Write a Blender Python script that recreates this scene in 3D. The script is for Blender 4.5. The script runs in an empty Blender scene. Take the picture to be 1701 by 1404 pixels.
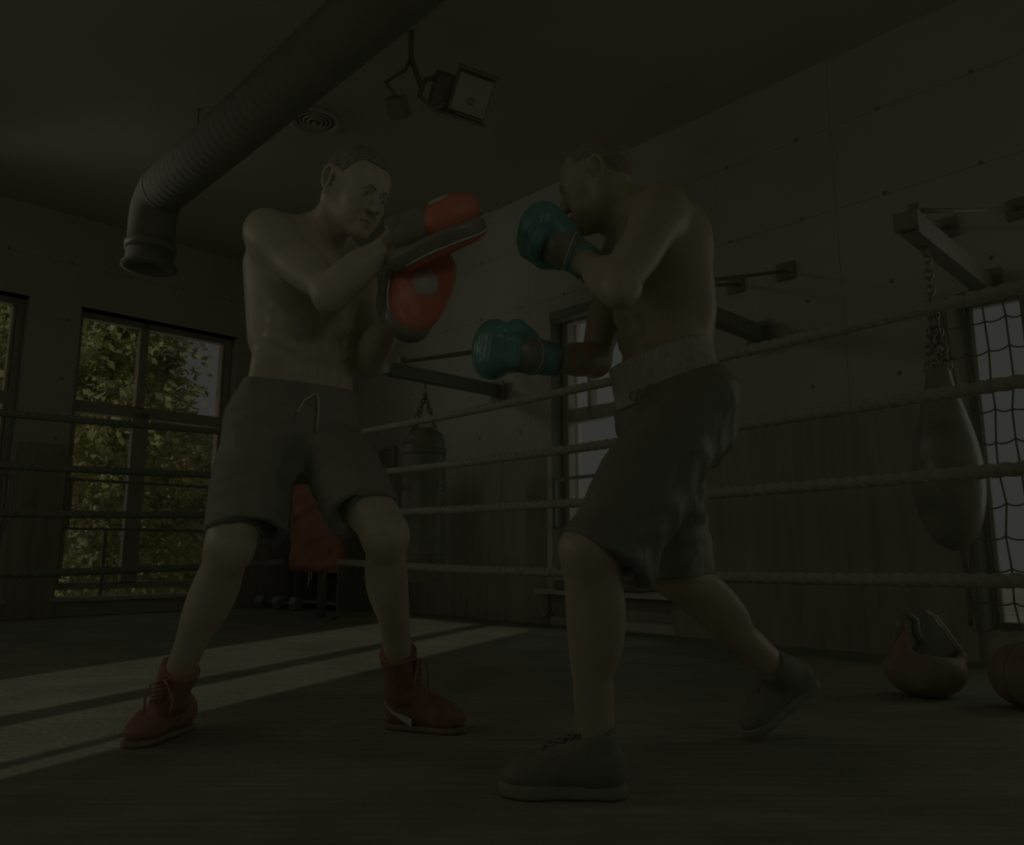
import bpy, math, random
import numpy as np

# ------------------------------------------------------------------ camera, sky, lights, exposure
SC = bpy.context.scene
COL = SC.collection
SC.view_settings.view_transform = 'Standard'
SC.view_settings.look = 'None'
SC.view_settings.gamma = 1.0
SC.view_settings.use_curve_mapping = False
SC.view_settings.exposure = -4.90
PI = math.pi
def A(*a): return np.array(a, float)

cam = bpy.data.cameras.new('camera')
cam.sensor_fit = 'HORIZONTAL'; cam.sensor_width = 36.0
cam.lens = 36.0 * 1288.0 / 1701.0
cam.clip_start = 0.05; cam.clip_end = 200
camo = bpy.data.objects.new('camera', cam); COL.objects.link(camo)
camo.location = (0, 0, 0.495)
camo.rotation_euler = (PI / 2 + math.atan(217 / 1288.0), 0, 0)
SC.camera = camo

world = bpy.data.worlds.new('sky'); SC.world = world
world.use_nodes = True
bg = world.node_tree.nodes['Background']
bg.inputs[0].default_value = (1.0, 1.0, 0.92, 1)
bg.inputs[1].default_value = 0.95

# room frame: u runs along the right wall away from the room corner, v runs from that wall into the room
WU = np.array([0.70, -0.714, 0.0]); WN = np.array([0.714, 0.70, 0.0])
CO = np.array([-1.973, 7.876, 0.0])
def W(u, v, z): return CO + WU * u - WN * v + np.array([0, 0, z])

def add_light(name, kind, energy, loc, direction, color=(1, 1, 1), **kw):
    d = bpy.data.lights.new(name, kind); d.energy = energy; d.color = color
    for k, x in kw.items(): setattr(d, k, x)
    o = bpy.data.objects.new(name, d); COL.objects.link(o)
    from mathutils import Vector
    o.location = tuple(loc)
    o.rotation_euler = Vector(tuple(direction)).to_track_quat('-Z', 'Y').to_euler()
    return o
# low sun coming through the window behind the camera's left shoulder
add_light('sunlight', 'SUN', 8.0, (-4, -4, 6), (0.39, 0.92, -0.387), (1.0, 0.95, 0.70), angle=0.012)
# daylight of the windows in the wall behind the camera's left shoulder
add_light('back_window_daylight', 'AREA', 30, W(4.85, 5.75, 1.45), (WN * 1.0 + np.array([0.25, 0, -0.06])), (1.0, 0.95, 0.80),
          shape='RECTANGLE', size=1.3, size_y=2.0)
# added unseen fill lights: softbox, key on the boxers, wash on the punchbag wall
add_light('added_softlight', 'AREA', 36, W(2.75, 5.35, 2.1), WN + WU * 0.15 + np.array([0, 0, 0.25]), (1.0, 0.95, 0.80), shape='RECTANGLE', size=1.3, size_y=1.9)
add_light('added_boxer_spot', 'SPOT', 220, W(2.6, 5.2, 2.0), A(-0.05, 1.92, 1.15) - W(2.6, 5.2, 2.0), (1.0, 0.93, 0.76), spot_size=math.radians(46), spot_blend=0.7, shadow_soft_size=0.45)
add_light('added_wall_spot', 'SPOT', 330, W(0.5, 3.6, 2.95), W(3.9, 0, 1.9) - W(0.5, 3.6, 2.95), (1.0, 0.99, 0.90), spot_size=math.radians(66), spot_blend=0.9, shadow_soft_size=0.3)
# added rim light behind an unseen, added opening in the right wall
add_light('added_rim_light', 'AREA', 46, W(7.05, -0.5, 1.3), (-WN + WU * -0.25), (1.0, 0.99, 0.92),
          shape='RECTANGLE', size=1.1, size_y=1.9)
add_light('white_window_daylight', 'AREA', 14, W(3.7, -0.55, 1.3), -WN, (1.0, 0.99, 0.92), shape='RECTANGLE', size=1.0, size_y=1.9)
# added unseen spot at the near side, brightening the mitt holder
add_light('added_mitt_holder_spot', 'SPOT', 80, (0.95, -0.25, 1.55), A(-0.90, 2.15, 0.90) - A(0.95, -0.25, 1.55), (1.0, 0.95, 0.82), spot_size=math.radians(36), spot_blend=0.6, shadow_soft_size=0.18)
# added fill at the open end; daylight of the two tall windows on the left
add_light('added_end_fill', 'AREA', 8, W(9.45, 2.6, 1.7), -WU, (1.0, 0.99, 0.92), shape='RECTANGLE', size=5.0, size_y=3.0)
for i_, v_ in enumerate((1.6, 3.35)):
    add_light('left_window_daylight_%d' % i_, 'AREA', 9, W(-0.32, v_, 1.4), WU, (1.0, 0.99, 0.92), shape='RECTANGLE', size=1.3, size_y=2.2)

# ------------------------------------------------------------------ materials
MATS = {}
def pale(c): return (0.25 + 0.66 * c[0], 0.25 + 0.66 * c[1], 0.20 + 0.69 * c[2])   # lifts every base colour to imitate a veil of stray light
def mat(name, color, rough=0.6, noise=0.0, nscale=30.0, bump=0.0, bscale=60.0, metal=0.0, spec=0.4, coord='Object', tint=None, stretch=None, detail=6):
    if name in MATS: return MATS[name]
    color = pale(color); tint = pale(tint) if tint else None
    m = bpy.data.materials.new(name); m.use_nodes = True
    nt = m.node_tree; N = nt.nodes; b = N['Principled BSDF']
    b.inputs['Roughness'].default_value = rough; b.inputs['Metallic'].default_value = metal
    b.inputs['Specular IOR Level'].default_value = spec
    c = tuple(color) + (1,)
    b.inputs['Base Color'].default_value = c
    tc = N.new('ShaderNodeTexCoord'); src = tc.outputs[coord]
    if stretch:
        mp = N.new('ShaderNodeMapping'); mp.inputs['Scale'].default_value = stretch
        nt.links.new(src, mp.inputs[0]); src = mp.outputs[0]
    if noise > 0:
        nz = N.new('ShaderNodeTexNoise'); nz.inputs['Scale'].default_value = nscale; nz.inputs['Detail'].default_value = detail
        nt.links.new(src, nz.inputs['Vector'])
        rp = N.new('ShaderNodeValToRGB')
        c2 = tint if tint else color
        rp.color_ramp.elements[0].position = 0.32; rp.color_ramp.elements[1].position = 0.68
        rp.color_ramp.elements[0].color = tuple(max(0, x * (1 - noise)) for x in c2) + (1,)
        rp.color_ramp.elements[1].color = tuple(min(1, x * (1 + noise)) for x in color) + (1,)
        nt.links.new(nz.outputs['Fac'], rp.inputs[0]); nt.links.new(rp.outputs[0], b.inputs['Base Color'])
    if bump > 0:
        n2 = N.new('ShaderNodeTexNoise'); n2.inputs['Scale'].default_value = bscale; n2.inputs['Detail'].default_value = 8
        nt.links.new(src, n2.inputs['Vector'])
        bp = N.new('ShaderNodeBump'); bp.inputs['Strength'].default_value = bump; bp.inputs['Distance'].default_value = 0.02
        nt.links.new(n2.outputs['Fac'], bp.inputs['Height']); nt.links.new(bp.outputs[0], b.inputs['Normal'])
    MATS[name] = m
    return m

def glass_mat():
    m = bpy.data.materials.new('window_glass'); m.use_nodes = True
    nt = m.node_tree; N = nt.nodes; N.remove(N['Principled BSDF'])
    t = N.new('ShaderNodeBsdfTransparent'); g = N.new('ShaderNodeBsdfGlossy'); g.inputs['Roughness'].default_value = 0.3
    x = N.new('ShaderNodeMixShader'); x.inputs[0].default_value = 0.02
    nt.links.new(t.outputs[0], x.inputs[1]); nt.links.new(g.outputs[0], x.inputs[2])
    nt.links.new(x.outputs[0], N['Material Output'].inputs[0])
    return m

M_floor = mat('ring_canvas', (0.20, 0.22, 0.16), 0.75, 0.16, 3.0, 0.25, 40, coord='Object', stretch=(1, 1, 1))
M_conc = mat('concrete_wall', (0.57, 0.575, 0.48), 0.85, 0.06, 1.6, 0.10, 30)
M_ceil = mat('ceiling_paint', (0.56, 0.56, 0.46), 0.9, 0.05, 1.2, 0.05, 30)
M_dado = mat('brown_panel', (0.30, 0.265, 0.175), 0.55, 0.14, 3.0, 0.05, 30, stretch=(6, 6, 0.5))
M_frame = mat('window_frame_paint', (0.33, 0.32, 0.24), 0.5, 0.05, 4)
M_framewood = mat('window_edge_wood', (0.55, 0.37, 0.16), 0.5, 0.2, 8)
M_casing = mat('window_casing', (0.60, 0.58, 0.47), 0.6, 0.05, 4)
M_reveal = mat('white_reveal', (0.62, 0.62, 0.54), 0.7, 0.03, 4)
M_glass = glass_mat()
M_steel = mat('dark_steel', (0.08, 0.08, 0.06), 0.45, 0.1, 20, metal=0.0, spec=0.5)
M_blackm = mat('black_paint', (0.10, 0.10, 0.07), 0.5, 0.08, 12)
M_chain = mat('chain_metal', (0.20, 0.20, 0.16), 0.35, 0.1, 60, metal=0.3)
M_rope = mat('white_rope', (0.55, 0.54, 0.42), 0.8, 0.12, 40, 0.5, 220)
M_roped = mat('dark_rope', (0.16, 0.17, 0.13), 0.8, 0.12, 40, 0.5, 220)
M_padred = mat('red_vinyl', (0.52, 0.04, 0.0), 0.4, 0.1, 6, 0.15, 12)
M_bag = mat('black_leather', (0.10, 0.11, 0.08), 0.35, 0.1, 10, 0.15, 30, spec=0.5)
M_tree = mat('leaf_yellow', (0.86, 0.76, 0.30), 0.8, 0.45, 2.5, tint=(0.55, 0.52, 0.22))
M_treeg = mat('leaf_green', (0.60, 0.55, 0.20), 0.8, 0.45, 2.5)
def translucent(m):
    nt = m.node_tree; N = nt.nodes; b = N['Principled BSDF']; t = N.new('ShaderNodeBsdfTranslucent'); x = N.new('ShaderNodeMixShader'); x.inputs[0].default_value = 0.45
    nt.links.new(b.inputs['Base Color'].links[0].from_socket, t.inputs[0]); nt.links.new(b.outputs[0], x.inputs[1]); nt.links.new(t.outputs[0], x.inputs[2])
    nt.links.new(x.outputs[0], N['Material Output'].inputs[0])
translucent(M_tree); translucent(M_treeg)
M_bark = mat('bark', (0.3, 0.26, 0.17), 0.9, 0.2, 8)
M_ground = mat('lawn', (0.40, 0.40, 0.32), 0.9, 0.3, 2)
M_skin = mat('skin', (0.62, 0.49, 0.31), 0.45, 0.06, 14, 0.04, 220, tint=(0.60, 0.47, 0.28), spec=0.45)
M_skin2 = mat('tanned_skin', (0.52, 0.37, 0.20), 0.42, 0.06, 14, 0.04, 220, tint=(0.53, 0.39, 0.21), spec=0.45)
M_lip = mat('lips', (0.52, 0.36, 0.22), 0.45, 0.05, 60)
M_white = mat('eye_white', (0.60, 0.58, 0.48), 0.2)
M_mouth = mat('mouth_line', (0.10, 0.03, 0.01), 0.6)
M_iris = mat('iris', (0.03, 0.03, 0.02), 0.15)
M_hairl = mat('fair_hair', (0.46, 0.41, 0.30), 0.7, 0.3, 120, 0.9, 260)
M_haird = mat('dark_stubble', (0.31, 0.235, 0.14), 0.75, 0.2, 160, 0.5, 320)
M_short = mat('charcoal_fabric', (0.13, 0.14, 0.11), 0.75, 0.08, 8, 0.6, 13, stretch=(1.0, 1.0, 2.2))
M_short2 = mat('black_satin', (0.08, 0.085, 0.06), 0.45, 0.08, 8, 0.6, 11, stretch=(1.6, 1.6, 1.0))
M_wband = mat('white_elastic', (0.70, 0.70, 0.60), 0.7, 0.07, 60, 0.8, 90, stretch=(1.6, 1.6, 0.30))
M_panel = mat('grey_side_panel', (0.33, 0.33, 0.27), 0.6, 0.12, 60, 0.4, 60, stretch=(1.5, 1.5, 0.2))
M_teal = mat('teal_leather', (-0.10, 0.24, 0.27), 0.3, 0.1, 14, 0.12, 40, spec=0.6)
M_blackl = mat('black_glove_leather', (0.09, 0.095, 0.07), 0.32, 0.08, 14, 0.1, 40, spec=0.55)
M_red = mat('red_leather', (0.78, 0.03, -0.07), 0.38, 0.08, 10, 0.15, 30, spec=0.5)
M_wht = mat('white_leather', (0.66, 0.64, 0.54), 0.45, 0.04, 10)
M_bootred = mat('red_suede', (0.27, 0.0, -0.03), 0.8, 0.12, 30, 0.2, 120)
M_lace = mat('red_lace', (0.40, 0.03, 0.0), 0.7, 0.1, 60)
M_shoe = mat('dark_mesh_shoe', (0.09, 0.09, 0.065), 0.7, 0.1, 30, 0.2, 160)
M_sole = mat('grey_rubber', (0.17, 0.17, 0.13), 0.6, 0.06, 30)
M_ball = mat('oxblood_leather', (0.17, 0.04, 0.0), 0.5, 0.1, 20, 0.1, 60)
M_lamp = mat('lamp_face', (0.56, 0.56, 0.45), 0.5, 0.03, 10)
M_bulb = mat('lamp_bulb', (0.33, 0.30, 0.12), 0.3)
M_yel = mat('yellow_plastic', (0.42, 0.34, 0.12), 0.5)
M_teald = mat('teal_paint', (0.2, 0.29, 0.22), 0.5)

# ------------------------------------------------------------------ mesh helpers
class MB:
    """collects shapes in world space, then links them as one mesh object"""
    def __init__(s): s.v = []; s.f = []; s.n = 0
    def add(s, V, Fs):
        V = np.asarray(V, float); s.v.append(V)
        s.f += [tuple(int(i) + s.n for i in f) for f in Fs]; s.n += len(V)
    def box(s, c, half, ax=None):
        ax = np.eye(3) if ax is None else np.asarray(ax, float)
        V = [np.asarray(c, float) + ax[0] * half[0] * a + ax[1] * half[1] * b + ax[2] * half[2] * d
             for a in (-1, 1) for b in (-1, 1) for d in (-1, 1)]
        s.add(V, [(0, 1, 3, 2), (4, 6, 7, 5), (0, 4, 5, 1), (2, 3, 7, 6), (0, 2, 6, 4), (1, 5, 7, 3)])
    def rbox(s, u0, u1, v0, v1, z0, z1):
        s.box(W((u0 + u1) / 2, (v0 + v1) / 2, (z0 + z1) / 2), ((u1 - u0) / 2, (v1 - v0) / 2, (z1 - z0) / 2), [WU, -WN, (0, 0, 1)])
    def bbox(s, c, half, ax=None, r=0.01, seg=3):
        """box with rounded edges"""
        ax = np.eye(3) if ax is None else np.asarray(ax, float)
        import bmesh
        bm = bmesh.new(); bmesh.ops.create_cube(bm, size=2)
        for v in bm.verts: v.co = (v.co.x * half[0], v.co.y * half[1], v.co.z * half[2])
        bmesh.ops.bevel(bm, geom=list(bm.edges), offset=min(r, min(half) * 0.95), segments=seg, profile=0.5, affect='EDGES')
        bm.verts.index_update()
        V = [np.asarray(c, float) + ax[0] * v.co.x + ax[1] * v.co.y + ax[2] * v.co.z for v in bm.verts]
        s.add(V, [[v.index for v in f.verts] for f in bm.faces]); bm.free()
    def tube(s, pts, r, seg=10, closed=False, caps=True):
        P = np.asarray(pts, float); n = len(P)
        R = np.full(n, r) if np.isscalar(r) else np.asarray(r, float)
        T = np.roll(P, -1, 0) - np.roll(P, 1, 0) if closed else np.gradient(P, axis=0)
        T /= np.linalg.norm(T, axis=1)[:, None] + 1e-12
        ref = np.array([0, 0, 1.0]) if abs(T[0][2]) < 0.9 else np.array([1.0, 0, 0])
        a = np.cross(T[0], ref); a /= np.linalg.norm(a); V = []
        for i in range(n):
            a = a - T[i] * np.dot(a, T[i]); a /= np.linalg.norm(a); b = np.cross(T[i], a)
            for k in range(seg):
                t = 2 * PI * k / seg; V.append(P[i] + R[i] * (a * math.cos(t) + b * math.sin(t)))
        Fs = []
        for i in range(n if closed else n - 1):
            j = (i + 1) % n
            for k in range(seg):
                l = (k + 1) % seg; Fs.append((i * seg + k, i * seg + l, j * seg + l, j * seg + k))
        if caps and not closed:
            Fs.append(tuple(range(seg))[::-1]); Fs.append(tuple((n - 1) * seg + k for k in range(seg)))
        s.add(V, Fs)
    def lathe(s, c, prof, ax=None, seg=32):
        """prof: list of (radius, height) around axis ax[2]"""
        ax = np.eye(3) if ax is None else np.asarray(ax, float)
        V = []; m = len(prof)
        for (r, h) in prof:
            for k in range(seg):
                t = 2 * PI * k / seg
                V.append(np.asarray(c, float) + ax[0] * r * math.cos(t) + ax[1] * r * math.sin(t) + ax[2] * h)
        Fs = [(i * seg + k, i * seg + (k + 1) % seg, (i + 1) * seg + (k + 1) % seg, (i + 1) * seg + k) for i in range(m - 1) for k in range(seg)]
        if prof[0][0] > 1e-5: Fs.append(tuple(range(seg))[::-1])
        if prof[-1][0] > 1e-5: Fs.append(tuple((m - 1) * seg + k for k in range(seg)))
        s.add(V, Fs)
    def build(s, name, material, parent=None, base=None, smooth=False, mats=None, midx=None):
        V = np.concatenate(s.v) if s.v else np.zeros((0, 3))
        return link(name, V, s.f, material, parent, base, smooth, mats, midx)

BASE = {}
def link(name, V, Fs, material, parent=None, base=None, smooth=False, mats=None, midx=None):
    V = np.asarray(V, float)
    if parent is not None: off = BASE[parent.name]
    else:
        if base is None: base = (V[:, 0].mean(), V[:, 1].mean(), V[:, 2].min())
        off = np.asarray(base, float)
    me = bpy.data.meshes.new(name)
    if isinstance(Fs, np.ndarray):
        nf = len(Fs); me.vertices.add(len(V)); me.vertices.foreach_set('co', (V - off).astype(np.float32).ravel())
        me.loops.add(nf * 4); me.loops.foreach_set('vertex_index', Fs.astype(np.int32).ravel())
        me.polygons.add(nf); me.polygons.foreach_set('loop_start', np.arange(0, nf * 4, 4, dtype=np.int32))
        me.update(calc_edges=True); me.validate()
    else:
        me.from_pydata([tuple(p) for p in (V - off)], [], Fs); me.update()
    for m in (mats or [material]): me.materials.append(m)
    if midx is not None: me.polygons.foreach_set('material_index', np.asarray(midx, np.int32))
    if smooth: me.polygons.foreach_set('use_smooth', np.ones(len(me.polygons), bool))
    o = bpy.data.objects.new(name, me); COL.objects.link(o)
    if parent is not None:
        o.parent = parent; BASE[o.name] = BASE[parent.name]
    else:
        o.location = tuple(off); BASE[o.name] = off
    return o
def tag(o, label=None, cat=None, group=None, kind=None):
    if label: o['label'] = label
    if cat: o['category'] = cat
    if group: o['group'] = group
    if kind: o['kind'] = kind
    return o
def thing(name, loc, label, cat, group=None):
    o = bpy.data.objects.new(name, None); COL.objects.link(o); o.empty_display_size = 0.05
    o.location = tuple(loc); BASE[o.name] = np.asarray(loc, float)
    return tag(o, label, cat, group)
def unit(a): a = np.asarray(a, float); return a / np.linalg.norm(a)
def lerp(a, b, t): return np.asarray(a, float) * (1 - t) + np.asarray(b, float) * t

# ------------------------------------------------------------------ implicit surfaces
def smin(a, b, k):
    if k <= 0: return np.minimum(a, b)
    h = np.maximum(k - np.abs(a - b), 0) / k
    return np.minimum(a, b) - h * h * (k * 0.25)
class SDF:
    def __init__(s, lo, hi, h):
        s.lo = np.asarray(lo, float); s.h = h
        s.n = np.ceil((np.asarray(hi, float) - s.lo) / h).astype(int) + 1
        s.D = np.full(tuple(s.n), 1e3, np.float32)
    def _reg(s, lo, hi):
        i0 = np.clip(np.floor((lo - s.lo) / s.h).astype(int), 0, s.n - 1); i1 = np.clip(np.ceil((hi - s.lo) / s.h).astype(int) + 1, 1, s.n)
        g = [(s.lo[a] + s.h * np.arange(i0[a], i1[a])).astype(np.float32) for a in range(3)]
        return tuple(slice(i0[a], i1[a]) for a in range(3)), g[0][:, None, None], g[1][None, :, None], g[2][None, None, :]
    def op(s, prim, k, mode):
        f, lo, hi = prim; pad = k + 3 * s.h
        sl, X, Y, Z = s._reg(np.asarray(lo) - pad, np.asarray(hi) + pad)
        if 0 in s.D[sl].shape: return
        d = f(X, Y, Z).astype(np.float32)
        if mode == 'add': s.D[sl] = smin(s.D[sl], d, k)
        elif mode == 'sub': s.D[sl] = -smin(-s.D[sl], d, k)
    def add(s, prim, k=0.0): s.op(prim, k, 'add')
    def sub(s, prim, k=0.0): s.op(prim, k, 'sub')
    def everywhere(s, f):
        X, Y, Z = [(s.lo[a] + s.h * np.arange(s.n[a])).astype(np.float32) for a in range(3)]
        s.D = f(s.D, X[:, None, None], Y[None, :, None], Z[None, None, :]).astype(np.float32)
    def cut(s, p, nrm, k=0.0):
        """keep the side the normal points away from"""
        p = np.asarray(p, float); nrm = unit(nrm)
        s.everywhere(lambda D, X, Y, Z: -smin(-D, -((X - p[0]) * nrm[0] + (Y - p[1]) * nrm[1] + (Z - p[2]) * nrm[2]), k))
    def sample(s, o):
        """another field read on this grid"""
        g = [(s.lo[a] + s.h * np.arange(s.n[a]) - o.lo[a]) / o.h for a in range(3)]
        i = [np.clip(np.floor(q).astype(int), 0, o.n[a] - 2) for a, q in enumerate(g)]
        t = [np.clip(q - i[a], 0, 1).astype(np.float32) for a, q in enumerate(g)]
        B = np.minimum(o.D, 0.2); r = 0
        for c in [(a, b, d) for a in (0, 1) for b in (0, 1) for d in (0, 1)]:
            w = [t[a] if c[a] else 1 - t[a] for a in range(3)]
            r = r + B[np.ix_(i[0] + c[0], i[1] + c[1], i[2] + c[2])] * w[0][:, None, None] * w[1][None, :, None] * w[2][None, None, :]
        return r
    def mesh(s, relax=2):
        D = s.D; S = D < 0; nx, ny, nz = D.shape
        cnt = np.zeros((nx - 1, ny - 1, nz - 1), np.int8)
        for a in (0, 1):
            for b in (0, 1):
                for c in (0, 1): cnt += S[a:nx - 1 + a, b:ny - 1 + b, c:nz - 1 + c]
        ci = np.argwhere((cnt > 0) & (cnt < 8))
        idx = np.full(cnt.shape, -1, np.int32); idx[ci[:, 0], ci[:, 1], ci[:, 2]] = np.arange(len(ci))
        acc = np.zeros((len(ci), 3)); num = np.zeros(len(ci))
        corners = [(a, b, c) for a in (0, 1) for b in (0, 1) for c in (0, 1)]
        val = {c: D[ci[:, 0] + c[0], ci[:, 1] + c[1], ci[:, 2] + c[2]].astype(float) for c in corners}
        for c in corners:
            for a in range(3):
                if c[a] == 0:
                    e = list(c); e[a] = 1; e = tuple(e); x, y = val[c], val[e]
                    mk = (x < 0) != (y < 0); t = np.where(mk, x / np.where(mk, x - y, 1), 0)
                    p = np.tile(np.array(c, float), (len(ci), 1)); p[:, a] = t
                    acc += np.where(mk[:, None], p, 0); num += mk
        V = s.lo + s.h * (ci + acc / np.maximum(num, 1)[:, None])
        quads = []
        for a in range(3):
            b, c = (a + 1) % 3, (a + 2) % 3
            sl0 = [slice(None)] * 3; sl1 = [slice(None)] * 3; sl0[a] = slice(0, -1); sl1[a] = slice(1, None)
            ch = np.argwhere(S[tuple(sl0)] != S[tuple(sl1)])
            ok = (ch[:, b] > 0) & (ch[:, c] > 0) & (ch[:, b] < D.shape[b] - 1) & (ch[:, c] < D.shape[c] - 1); ch = ch[ok]
            def cell(db, dc):
                q = ch.copy(); q[:, b] -= db; q[:, c] -= dc; return idx[q[:, 0], q[:, 1], q[:, 2]]
            q = np.stack([cell(1, 1), cell(0, 1), cell(0, 0), cell(1, 0)], 1)
            fl = ~S[ch[:, 0], ch[:, 1], ch[:, 2]]; q[fl] = q[fl][:, ::-1]
            quads.append(q)
        Q = np.concatenate(quads); Q = Q[(Q >= 0).all(1)]
        for _ in range(relax):
            sm = np.zeros_like(V); w = np.zeros(len(V))
            for k in range(4):
                i, j = Q[:, k], Q[:, (k + 1) % 4]
                for ax in range(3): sm[:, ax] += np.bincount(i, V[j, ax], len(V)) + np.bincount(j, V[i, ax], len(V))
                w += np.bincount(i, minlength=len(V)) + np.bincount(j, minlength=len(V))
            V = V * 0.5 + 0.5 * sm / np.maximum(w, 1)[:, None]
        return V, Q
def cap(a, b, ra, rb, n=None, q=1.0, disp=None):
    """tapered round limb from a to b; squashed q times along n"""
    a = np.asarray(a, float); b = np.asarray(b, float); ab = b - a; L2 = max(float(ab @ ab), 1e-12); r = max(ra, rb)
    nn = None if n is None else unit(n)
    def f(X, Y, Z):
        x, y, z = X - a[0], Y - a[1], Z - a[2]
        t = np.clip((x * ab[0] + y * ab[1] + z * ab[2]) / L2, 0, 1)
        x, y, z = x - t * ab[0], y - t * ab[1], z - t * ab[2]
        if nn is not None:
            s = (x * nn[0] + y * nn[1] + z * nn[2]) * (q - 1); x, y, z = x + nn[0] * s, y + nn[1] * s, z + nn[2] * s
        d = np.sqrt(x * x + y * y + z * z) - (ra + (rb - ra) * t)
        return d if disp is None else d + disp(X, Y, Z)
    rr = r / min(1.0, q)
    return f, np.minimum(a, b) - rr, np.maximum(a, b) + rr
def ell(c, ax, r, disp=None):
    c = np.asarray(c, float); ax = np.asarray(ax, float); r = np.asarray(r, float); m = r.max()
    def f(X, Y, Z):
        x, y, z = X - c[0], Y - c[1], Z - c[2]
        q = [(x * ax[i][0] + y * ax[i][1] + z * ax[i][2]) for i in range(3)]
        k0 = np.sqrt(sum((q[i] / r[i]) ** 2 for i in range(3))); k1 = np.sqrt(sum((q[i] / r[i] ** 2) ** 2 for i in range(3)))
        d = k0 * (k0 - 1) / np.maximum(k1, 1e-6)
        return d if disp is None else d + disp(X, Y, Z)
    return f, c - m, c + m
def sph(c, r): return ell(c, np.eye(3), (r, r, r))
def frame(x, zhint):
    """axes (x, y, z) with z close to zhint"""
    x = unit(x); z = np.asarray(zhint, float); z = unit(z - x * (z @ x)); return np.array([x, np.cross(z, x), z])
def sdf_obj(S, name, material, parent=None, relax=2, base=None, **kw):
    V, Q = S.mesh(relax); return link(name, V, Q, material, parent, base, True, **kw)

# ------------------------------------------------------------------ floor with seams between the canvas sheets
def add_seams(m):
    nt = m.node_tree; N = nt.nodes; b = N['Principled BSDF']
    src = b.inputs['Base Color'].links[0].from_socket
    ge = N.new('ShaderNodeNewGeometry'); dt = N.new('ShaderNodeVectorMath'); dt.operation = 'DOT_PRODUCT'
    ang = math.radians(3.0)
    dirn = WU * math.cos(ang) + WN * math.sin(-ang) * -1
    off = float(dirn @ (CO + WU * 5.155 - WN * 2.9))
    dt.inputs[1].default_value = tuple(dirn); nt.links.new(ge.outputs['Position'], dt.inputs[0])
    s1 = N.new('ShaderNodeMath'); s1.operation = 'SUBTRACT'; s1.inputs[1].default_value = off; nt.links.new(dt.outputs['Value'], s1.inputs[0])
    pp = N.new('ShaderNodeMath'); pp.operation = 'PINGPONG'; pp.inputs[1].default_value = 1.5; nt.links.new(s1.outputs[0], pp.inputs[0])
    lt = N.new('ShaderNodeMath'); lt.operation = 'LESS_THAN'; lt.inputs[1].default_value = 0.004; nt.links.new(pp.outputs[0], lt.inputs[0])
    # fine weave streaks of the worn canvas
    mp = N.new('ShaderNodeMapping'); mp.inputs['Rotation'].default_value = (0, 0, -0.8); mp.inputs['Scale'].default_value = (2.0, 26.0, 1.0)
    nt.links.new(ge.outputs['Position'], mp.inputs[0])
    nz = N.new('ShaderNodeTexNoise'); nz.inputs['Scale'].default_value = 1.6; nz.inputs['Detail'].default_value = 7; nt.links.new(mp.outputs[0], nz.inputs['Vector'])
    rp = N.new('ShaderNodeMapRange'); rp.inputs[1].default_value = 0.3; rp.inputs[2].default_value = 0.7; rp.inputs[3].default_value = 0.84; rp.inputs[4].default_value = 1.14
    nt.links.new(nz.outputs['Fac'], rp.inputs[0])
    mu = N.new('ShaderNodeMix'); mu.data_type = 'RGBA'; mu.blend_type = 'MULTIPLY'; mu.inputs[0].default_value = 1.0
    nt.links.new(src, mu.inputs[6]); nt.links.new(rp.outputs[0], mu.inputs[7])
    mx = N.new('ShaderNodeMix'); mx.data_type = 'RGBA'; mx.inputs[7].default_value = (0.36, 0.37, 0.29, 1)
    nt.links.new(mu.outputs[2], mx.inputs[6]); nt.links.new(lt.outputs[0], mx.inputs[0]); nt.links.new(mx.outputs[2], b.inputs['Base Color'])
add_seams(M_floor)
def structure(o): o['kind'] = 'structure'; return o

m = MB(); m.rbox(-0.3, 9.5, -0.4, 5.75, -0.15, 0.0); structure(m.build('floor', M_floor))
m = MB(); m.rbox(-0.3, 9.5, -0.4, 5.75, 3.31, 3.5); structure(m.build('ceiling', M_ceil))
m = MB(); m.box((-10, 12, -0.9), (30, 30, 0.05)); structure(m.build('ground', M_ground))

def holed(name, material, a0, a1, z0, z1, holes, put):
    """wall slab with rectangular openings; put(mb, a0, a1, z0, z1) adds one solid piece"""
    m = MB()
    xs = sorted({a0, a1, *[h[0] for h in holes], *[h[1] for h in holes]})
    for p, q in zip(xs[:-1], xs[1:]):
        hs = sorted([(h[2], h[3]) for h in holes if h[0] <= p and h[1] >= q]); z = z0
        for lo, hi in hs:
            if lo > z: put(m, p, q, z, lo)
            z = hi
        if z < z1: put(m, p, q, z, z1)
    return structure(m.build(name, material))
W1 = (0.93, 2.30, 0.14, 2.54); W2 = (2.68, 4.05, 0.14, 2.54)
W3 = (3.18, 4.22, 0.24, 2.27); W4 = (5.90, 6.18, 0.14, 1.76); W6 = (6.50, 7.60, 0.25, 2.27); W5 = (4.20, 5.62, 0.24, 2.27); W7 = (5.62, 5.785, 0.24, 1.10)
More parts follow.
